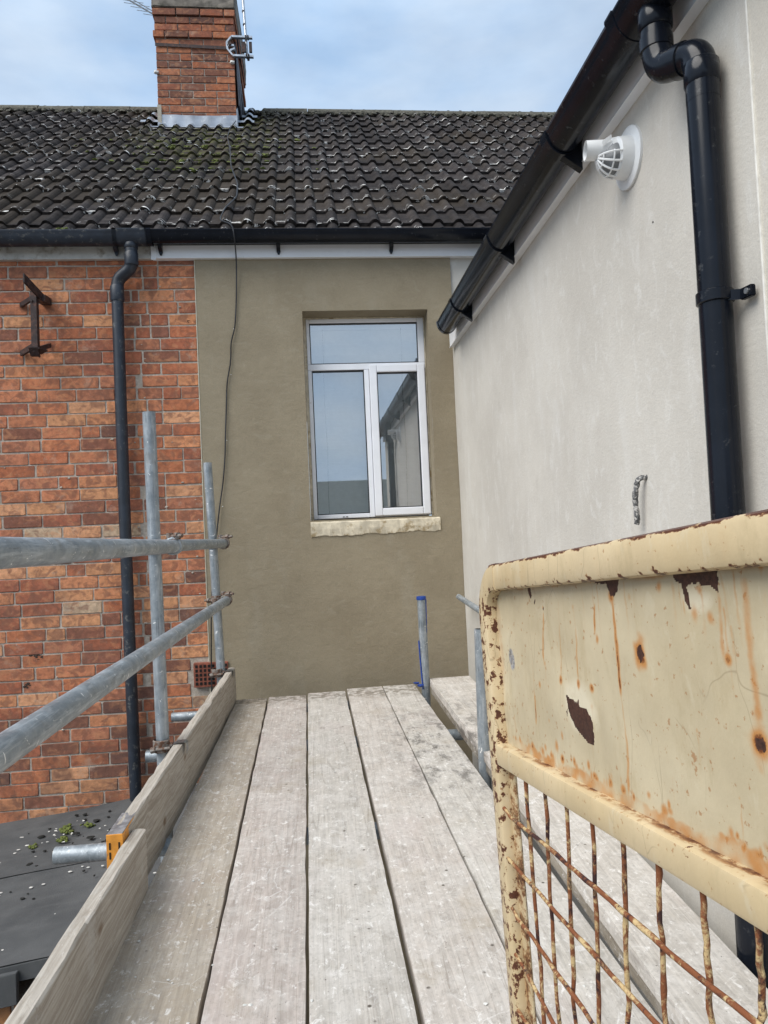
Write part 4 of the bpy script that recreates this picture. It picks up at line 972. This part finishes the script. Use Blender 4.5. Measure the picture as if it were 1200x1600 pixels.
# blue tape on the far right pole
g = B(); rr = random.Random(4)
tube(g, [(.592, 4.11, .628), (.592, 4.11, .634), (.592, 4.11, .648)], [.0255, .028, .0262], 18)
pts = [(.592 + .0245 * math.cos(a), 4.11 - .0245 * math.sin(a), .63 - .20 * t) for t, a in zip(np.linspace(0, 1, 14), np.linspace(.25, .55, 14))]; tube(g, pts, [.0045, .005, .004, .0045, .004, .003, .004, .003, .004, .003, .002, .003, .002, .001], 6)
pts = [(.592 - .026 * math.cos(a), 4.11 - .026 * math.sin(a), .40 - .27 * t) for t, a in zip(np.linspace(0, 1, 18), np.linspace(.2, .9, 18))]; tube(g, pts, .0042, 6)
for i in range(5): blob(g, (.565 - rr.uniform(0, .03), 4.08 + rr.uniform(-.01, .01), .145 + rr.uniform(0, .03)), .012, seed=i, flat=(1.6, 1, .6))
tag(ob('blue_tape', g, MT['blue'], None, 50), 'blue tape wound down the short pole at the walkway end', 'tape')

# couplers
def coupler(c, ax1, ax2, off, label, m='rusty', half=False):
    t = _th('scaffold_coupler', label, 'coupler', tuple(c), 'scaffold couplers'); ax1 = Vector(ax1).normalized(); ax2 = Vector(ax2).normalized(); off = Vector(off)
    for ax, p in ((ax1, Vector((0, 0, 0))), (ax2, off)):
        g = B(); tube(g, [p - ax * .026, p - ax * .024, p + ax * .024, p + ax * .026], [.027, .033, .033, .027], 16, cap=False)
        bmesh.ops.recalc_face_normals(g, faces=g.faces); ob('coupler_band', g, MT[m], t, 50)
    n = off.normalized() if off.length else Vector((0, 1, 0)); s = ax1.cross(n).normalized()
    for ax, p, nn, q in ((ax1, Vector((0, 0, 0)), -n, s), (ax2, off, n, ax2.cross(n).normalized())):
        g = B(); a = p + q * .030 - nn * .02; tube(g, [a, a + q * .018 - nn * .0, a + q * .019], [.013, .013, .009], 8)
        a = p + q * .036; tube(g, [a - nn * .035, a + nn * .058], .0068, 8); tube(g, [a + nn * .020, a + nn * .036], .0145, 6)
        ob('coupler_bolt', g, MT['rusty'], t, 40)
    return t
coupler((-.515, 2.755, .997), (-.03, 1, 0), (0, 0, 1), (-.085, .09, 0), 'rusty coupler joining the near top rail to the near left pole', 'galv')
coupler((-.497, 4.115, .997), (-.03, 1, 0), (0, 0, 1), (-.062, .035, 0), 'rusty coupler at the far end of the top rail')
coupler((-.494, 4.105, .684), (-.01, 1, 0), (0, 0, 1), (-.055, .045, 0), 'rusty coupler at the far end of the slanting middle rail')
coupler((-.47, 2.32, .703), (-.01, 1, 0), (0, 0, 1), (-.05, .0, .0), 'small hidden coupler under the middle rail') if False else None
# toe board clips
def clip(c, ang, label, big=1.0):
    t = _th('toe_board_clip', label, 'clip', c, 'clips holding the toe boards')
    g = B(); pts = [(-.050, 0, -.055), (-.050, 0, -.004), (-.034, 0, .008), (0, 0, .010), (.008, 0, .004), (.0085, 0, -.018), (.008, 0, -.032)]
    vs = []
    path = round_path(pts, .012, 3)
    for p in path: vs.append([g.verts.new((p.x * big, p.y - .022, p.z * big)), g.verts.new((p.x * big, p.y + .022, p.z * big))])
    for a, b in zip(vs, vs[1:]): g.faces.new((a[0], a[1], b[1], b[0]))
    bmesh.ops.solidify(g, geom=g.faces[:], thickness=.004); bmesh.ops.recalc_face_normals(g, faces=g.faces); ob('clip_strap', g, MT['steel'], t, 50)
    g = B(); tube(g, [(-.075, 0, -.004), (-.045, 0, -.004)], .012, 8); tube(g, [(-.115, -.03, -.01), (-.05, -.03, -.006)], .006, 8); tube(g, [(-.12, -.03, -.011), (-.104, -.03, -.009)], .012, 6)
    ob('clip_bolt', g, MT['rusty'], t, 40)
    g = B(); tube(g, [(-.087, .0, -.025), (-.087, .0, -.022), (-.087, 0, .018), (-.087, 0, .021)], [.027, .031, .031, .027], 16, cap=False); ob('clip_band', g, MT['rusty'], t, 50)
    return t
clip((-.513, 2.835, .254), 0, 'steel clip hooked over the far toe board beside the near pole')
clip((-.476, 4.130, .288), 0, 'steel clip at the far corner of the toe board')

# chips and crumbs on the deck
g = B(); rr = random.Random(11)
for i in range(70):
    y = rr.uniform(.9, 4.1) if i > 25 else rr.uniform(1.4, 3.0); x = rr.uniform(-.45, .58) if i > 25 else rr.uniform(-.48, -.25)
    blob(g, (x, y, zdk(y) + .001), rr.uniform(.001, .0042), seed=i, flat=(1.3, 1.3, .45))
tag(ob('plaster_crumbs', g, MT['drop'], None, 60), 'small white plaster crumbs scattered over the walkway boards', 'debris', kind='stuff')

# ================================================================== CREAM GATE (near right)
gu = Vector((.080731, -.992215, .09483)); gN = Vector((.996706, .081096, 0)).normalized(); gv = gu.cross(gN)
gate = thing('safety_gate', 'rusty cream steel safety gate with solid top panel above wire mesh', 'gate')
MG = Matrix((gu, gN, gv)).transposed().to_4x4(); gate.matrix_world = Matrix.Translation((.207028, .85, .903566)) @ MG
def gob(name, bm, m, sm=None): return ob(name, bm, m, gate, sm)
def rbox_path(bm, pts, hw, hd, bev=.004, ctr_n=.0125):
    """rounded rectangular section swept along a path in the u-v plane"""
    sec = []
    for sx, sy in ((-1, -1), (1, -1), (1, 1), (-1, 1)):
        for a in (0, .5, 1):
            cx_, cy_ = sx * (hw - bev), sy * (hd - bev); q = {(-1, -1): PI, (1, -1): 1.5 * PI, (1, 1): 0, (-1, 1): .5 * PI}[(sx, sy)] + a * PI / 2
            sec.append((cx_ + math.cos(q) * bev, cy_ + math.sin(q) * bev))
    rings = []
    for i, p in enumerate(pts):
        p = Vector(p); d = (Vector(pts[min(i + 1, len(pts) - 1)]) - Vector(pts[max(i - 1, 0)])).normalized(); nrm = Vector((-d.z, 0, d.x))
        rings.append([bm.verts.new(p + nrm * a + Vector((0, ctr_n + b, 0))) for a, b in sec])
    n = len(sec)
    for a, b in zip(rings, rings[1:]):
        for k in range(n): bm.faces.new((a[k], a[(k + 1) % n], b[(k + 1) % n], b[k]))
    bm.faces.new(rings[0][::-1]); bm.faces.new(rings[-1]); bmesh.ops.recalc_face_normals(bm, faces=bm.faces)
zc_ = .0410; uc = -.0440
path = [Vector((uc, 0, z_)) for z_ in np.linspace(-.84, -.02, 40)] + [Vector((uc + .046 - .046 * math.cos(a), 0, zc_ - .046 + .046 * math.sin(a))) for a in np.linspace(.0, PI / 2, 12)][0:] + [Vector((x, 0, zc_)) for x in np.linspace(.02, .72, 40)] + \
       [Vector((.72 + .046 * math.sin(a), 0, zc_ - .046 + .046 * math.cos(a))) for a in np.linspace(0.1, PI / 2, 10)] + [Vector((.766, 0, z_)) for z_ in np.linspace(-.03, -.90, 20)]
g = B(); rbox_path(g, path, .0155, .0125, .0055); gob('gate_frame', g, MT['gframe'], 35)
g = B(); rbox_path(g, [Vector((x, 0, -.1685)) for x in np.linspace(-.0285, .7505, 50)], .0125, .0125, .0035); gob('middle_rail', g, MT['grail'], 35)
g = B(); rbox_path(g, [Vector((x, 0, -.80)) for x in np.linspace(-.0285, .7505, 20)], .0125, .0125, .0035); gob('bottom_rail', g, MT['grail'], 35)
g = B(); box(g, (-.030, .013, -.79), (-.010, .016, -.182), .001); gob('post_flange', g, MT['grail'])
for u in (-.046, .764): g = B(); box(g, (u - .05, -.03, -.862), (u + .05, .055, -.842), .003); gob('foot_plate', g, MT['grail'])
# welded collar at the top-left corner
g = B(); rbox_path(g, [Vector((x, 0, zc_)) for x in (-.004, .012)], .0162, .0132, .005); gob('weld_seam', g, MT['gframe'], 35)
# the sheet with its marks
nu, nv = 520, 150; U0, U1, V0, V1 = -.030, .752, -.160, .030
uu = np.linspace(U0, .50, nu); uu = np.concatenate([uu, np.linspace(.51, U1, 25)]); vv = np.linspace(V0, V1, nv)
GU, GV = np.meshgrid(uu, vv, indexing='ij')
def ns(seed, f):                         # cheap smooth noise
    r = np.random.default_rng(seed); o = np.zeros_like(GU)
    for _ in range(9):
        a, b, p = r.normal(0, f), r.normal(0, f), r.uniform(0, 6.28); o += np.sin(GU * a + GV * b + p)
    return o / 4
bulge = .0012 * ns(1, 25) + .0005 * ns(2, 90)
bulge += -.0016 * np.exp(-(((GU - .19) / .045) ** 2 + ((GV + .095) / .028) ** 2)) + .0012 * np.exp(-(((GU - .225) / .010) ** 2 + ((GV + .10) / .05) ** 2))
stain = np.zeros_like(GU); chip = np.zeros_like(GU); sand = np.zeros_like(GU)
WU = GU + .0012 * ns(3, 160)
for (u0, v0), (u1, v1), wd, am in [((.120, .004), (.109, -.052), .0016, .75), ((.162, .016), (.150, -.065), .0018, .42), ((.193, -.010), (.191, -.063), .0018, .55), ((.237, .010), (.232, -.022), .0018, .8), ((.271, .019), (.270, -.07), .0026, .85), ((.270, -.06), (.269, -.150), .0022, .5),
                                  ((.080, -.03), (.074, -.118), .0016, .35), ((.412, .022), (.409, -.034), .003, .45), ((.439, .025), (.434, -.070), .0050, .50), ((.076, -.085), (.074, -.121), .0016, .95), ((.372, .012), (.374, -.005), .002, .5), ((.235, .0), (.2325, -.024), .0014, .5), ((.456, .02), (.455, -.05), .004, .25), ((.05, .01), (.046, -.14), .002, .15), ((.33, .02), (.329, -.12), .003, .12)]:
    t = np.clip((GV - v0) / (v1 - v0), 0, 1); uc_ = u0 + (u1 - u0) * t; inside = np.clip((v0 - GV) / .006, 0, 1) * np.clip((GV - v1) / .010, 0, 1) ** .5
    stain = np.maximum(stain, am * np.exp(-((WU - uc_) / (wd * (.7 + .5 * t))) ** 2) * inside * (.75 + .5 * t))
for u0, v0, r, am in [(.307, -.032, .0085, 1.15), (.434, -.078, .0085, 1.1), (.150, -.066, .0038, .95), (.190, -.066, .0035, .9), (.217, -.067, .0035, .9), (.122, -.133, .005, .7), (.093, -.076, .003, .7), (.413, -.030, .0036, .95), (.12, .004, .002, .8), (.346, .018, .004, .6), (.384, -.002, .005, .55), (.40, -.004, .004, .6), (.236, -.024, .0036, .7), (.270, .012, .005, .9), (.11, -.11, .002, .6), (.14, -.12, .004, .6), (.30, .012, .003, .4)]:
    d = np.sqrt((GU - u0) ** 2 + ((GV - v0) / 1.35) ** 2); stain = np.maximum(stain, am * np.exp(-(d / r) ** 2 * (1 + .35 * ns(int(u0 * 1000), 260))))
_r = random.Random(77)
for _k in range(46):
    u0 = _r.uniform(0, .48); v0 = _r.uniform(-.13, .024); am = _r.uniform(.18, .6); wd = _r.uniform(.0007, .0022); ln = _r.uniform(.01, .07)
    if _r.random() < .45: v0 = .026
    t = np.clip((v0 - GV) / ln, 0, 1); stain = np.maximum(stain, am * np.exp(-((WU - u0) / (wd * (1 + t))) ** 2) * np.clip((v0 - GV) / .003, 0, 1) * (1 - t) ** .6)
    if _r.random() < .5: stain = np.maximum(stain, am * 1.3 * np.exp(-((GU - u0) ** 2 + ((GV - v0) * .8) ** 2) / (wd * 1.7) ** 2))
for _k in range(60):
    u0 = _r.uniform(-.01, .5); v0 = -.146 + abs(_r.gauss(0, .004)); w_ = _r.uniform(.0015, .006); stain = np.maximum(stain, _r.uniform(.35, 1.0) * np.exp(-((GU - u0) / w_) ** 2 - ((GV - v0) / _r.uniform(.002, .006)) ** 2))
low = np.clip((-.1425 - GV + .0030 * np.clip(ns(11, 60), -1, 2) + .002 * ns(13, 300)) / .004, 0, 1) * np.clip((GU + .03) / .08, 0, 1); stain = np.maximum(stain, low * .62 * np.clip(.75 + .4 * ns(31, 200), 0, 1))
topd = np.clip((GV - .021) / .006, 0, 1) * np.clip(ns(12, 70) + .2, 0, 1); stain = np.maximum(stain, topd * .7)
stain = np.maximum(stain, .3 * np.clip((-.008 - GU) / .010, 0, 1) * np.clip(ns(15, 90) + .5, 0, 1))
def poly(pts, w=1.0):
    ins = np.zeros(GU.shape, bool); x = GU + .0008 * ns(21, 500); y = GV + .0008 * ns(22, 500); j = len(pts) - 1
    for i in range(len(pts)):
        xi, yi = pts[i]; xj, yj = pts[j]; c = ((yi > y) != (yj > y)) & (x < (xj - xi) * (y - yi) / (yj - yi + 1e-9) + xi); ins ^= c; j = i
    return ins * w
for P_ in ([(.160, -.079), (.185, -.084), (.188, -.080), (.190, -.086), (.204, -.087), (.214, -.098), (.212, -.118), (.200, -.117), (.182, -.110), (.167, -.099)],
           [(.234, .034), (.289, .034), (.281, .017), (.275, .012), (.268, .014), (.264, .023), (.243, .024)], [(.360, .034), (.416, .034), (.413, .012), (.405, .017), (.399, .016), (.385, .019), (.378, .017), (.366, .021)],
           [(.372, .02), (.378, .018), (.381, .002), (.378, .0)], [(.075, .030), (.087, .028), (.091, .017), (.087, .014), (.081, .023)], [(.096, .012), (.100, .012), (.099, .007), (.096, .008)], [(.158, -.095), (.162, -.092), (.160, -.10)],
           [(.119, .005), (.122, .005), (.121, -.002)], [(.150, .030), (.19, .030), (.185, .0265), (.155, .0265)], [(.303, -.028), (.309, -.026), (.312, -.034), (.306, -.040), (.303, -.034)], [(.430, -.075), (.438, -.075), (.437, -.083), (.431, -.082)]):
    chip = np.maximum(chip, poly(P_))
sand = np.exp(-(((GU - .0115) / .0095) ** 2 + ((GV + .055) / .0125) ** 2) ** 2)
verts = np.stack([GU, .0145 + bulge, GV], -1).reshape(-1, 3); NU, NV = len(uu), nv
idx = np.arange(NU * NV).reshape(NU, NV); faces = np.stack([idx[:-1, :-1], idx[1:, :-1], idx[1:, 1:], idx[:-1, 1:]], -1).reshape(-1, 4)
me = bpy.data.meshes.new('top_panel'); me.vertices.add(len(verts)); me.vertices.foreach_set('co', verts.ravel())
me.loops.add(faces.size); me.loops.foreach_set('vertex_index', faces.ravel().astype(np.int32)); me.polygons.add(len(faces)); me.polygons.foreach_set('loop_start', (np.arange(len(faces)) * 4).astype(np.int32)); me.update(); me.validate()
at = me.color_attributes.new('marks', 'FLOAT_COLOR', 'POINT'); pale = np.clip(1.6 - 1.6 * (((GU - .185) / .040) ** 2 + ((GV + .085) / .026) ** 2 + .35 * ns(41, 120)), 0, 1) + np.clip(1.3 - 1.5 * (((GU - .388) / .022) ** 2 + ((GV - .008) / .012) ** 2 + .3 * ns(42, 150)), 0, 1); colr = np.stack([stain, chip, sand, np.clip(pale, 0, 1)], -1).reshape(-1).astype(np.float32); at.data.foreach_set('color', colr)
me.materials.append(MT['gpanel']); me.shade_smooth(); link(bpy.data.objects.new('top_panel', me), gate)
g = B(); box(g, (-.028, .0175, -.165), (.75, .0185, .035)); gob('panel_back', g, MT['grail'])
# wire mesh
bars = [((.046, -.186), (.042, -.43)), ((.100, -.187), (.082, -.41)), ((.153, -.188), (.129, -.386)), ((.207, -.187), (.185, -.357)), ((.262, -.188), (.240, -.329)), ((.315, -.189), (.301, -.298)), ((.369, -.191), (.362, -.267)), ((.423, -.189), (.417, -.239))]
for i in range(6): bars.append(((.477 + i * .0535, -.189), (.474 + i * .0535, -.24)))
for i, ((a, b), (c, d)) in enumerate(bars):
    rr = random.Random(i); g = B(); e = a + (c - a) * (-.80 - b) / (d - b) if i > 5 else c + (a - c) * .1
    pts = [(a, .007, -.175), (a, .007, b)]
    for t in np.linspace(.1, 1, 9): pts.append((lerp(a, c, t) + rr.gauss(0, .0006), .007 + rr.gauss(0, .0006), lerp(b, d, t)))
    for t in np.linspace(.1, 1, 8): pts.append((lerp(c, a + .003, t), .007, lerp(d, -.795, t)))
    tube(g, pts, [.00195 + abs(rr.gauss(0, .0003)) for _ in pts], 8); gob('mesh_bar', g, MT['wire'], 60)
rods = [[(-.02, -.228), (.002, -.232), (.174, -.233), (.326, -.238), (.418, -.237), (.755, -.240)], [(-.02, -.283), (.006, -.285), (.161, -.293), (.296, -.299), (.5, -.300), (.755, -.298)], [(-.02, -.338), (.0, -.342), (.183, -.358), (.4, -.362), (.755, -.355)], [(-.02, -.388), (.010, -.393), (.083, -.409), (.3, -.42), (.755, -.412)]]
for k in range(7): rods.append([(-.025, -.45 - k * .054), (.3, -.462 - k * .05), (.755, -.46 - k * .05)])
for i, ps in enumerate(rods):
    rr = random.Random(60 + i); g = B(); path = []
    for (a, b), (c, d) in zip(ps, ps[1:]):
        n = max(2, int((c - a) / .02))
        for k in range(n): path.append((lerp(a, c, k / n), .0015 + rr.gauss(0, .0004), lerp(b, d, k / n) + rr.gauss(0, .0004)))
    path.append((ps[-1][0], .0015, ps[-1][1]))
    tube(g, path, [.00195 + abs(rr.gauss(0, .0003)) for _ in path], 8); gob('mesh_rod', g, MT['wire'], 60)

# ================================================================== what the window reflects: houses across the yards
def far_house(x0, x1, y, h, label):
    t = _th('far_house', label, 'house', ((x0 + x1) / 2, y, -3), 'houses behind the camera'); hw = (x1 - x0) / 2
    g = B(); box(g, (-hw, -4, 0), (hw, 0, h)); wl = ob('wall', g, MT['gardenbrick'], t)
    g = B(); vs = [(-hw - .2, .3, h), (hw + .2, .3, h), (hw + .2, -4.3, h), (-hw - .2, -4.3, h), (-hw - .2, -2, h + 2), (hw + .2, -2, h + 2)]; v = [g.verts.new(p) for p in vs]
    for q in ((0, 1, 5, 4), (2, 3, 4, 5), (0, 4, 3), (1, 2, 5), (0, 3, 2, 1)): g.faces.new([v[i] for i in q])
    ob('roof', g, MT['farroof'], t)
    for x in (-hw * .55, hw * .35):
        for z_ in (.9, 3.2):
            g = B(); box(g, (x, -.02, z_), (x + 1.1, .03, z_ + 1.2)); f = ob('window', g, MT['upvc'], t); g = B(); box(g, (x + .08, .0305, z_ + .08), (x + 1.02, .034, z_ + 1.12)); ob('pane', g, MT['dark'], f)
far_house(-14, -4, -24, 4.9, 'brick house across the yards seen reflected in the window, left')
far_house(-2.5, 7.5, -26, 4.9, 'brick house across the yards seen reflected in the window, right')
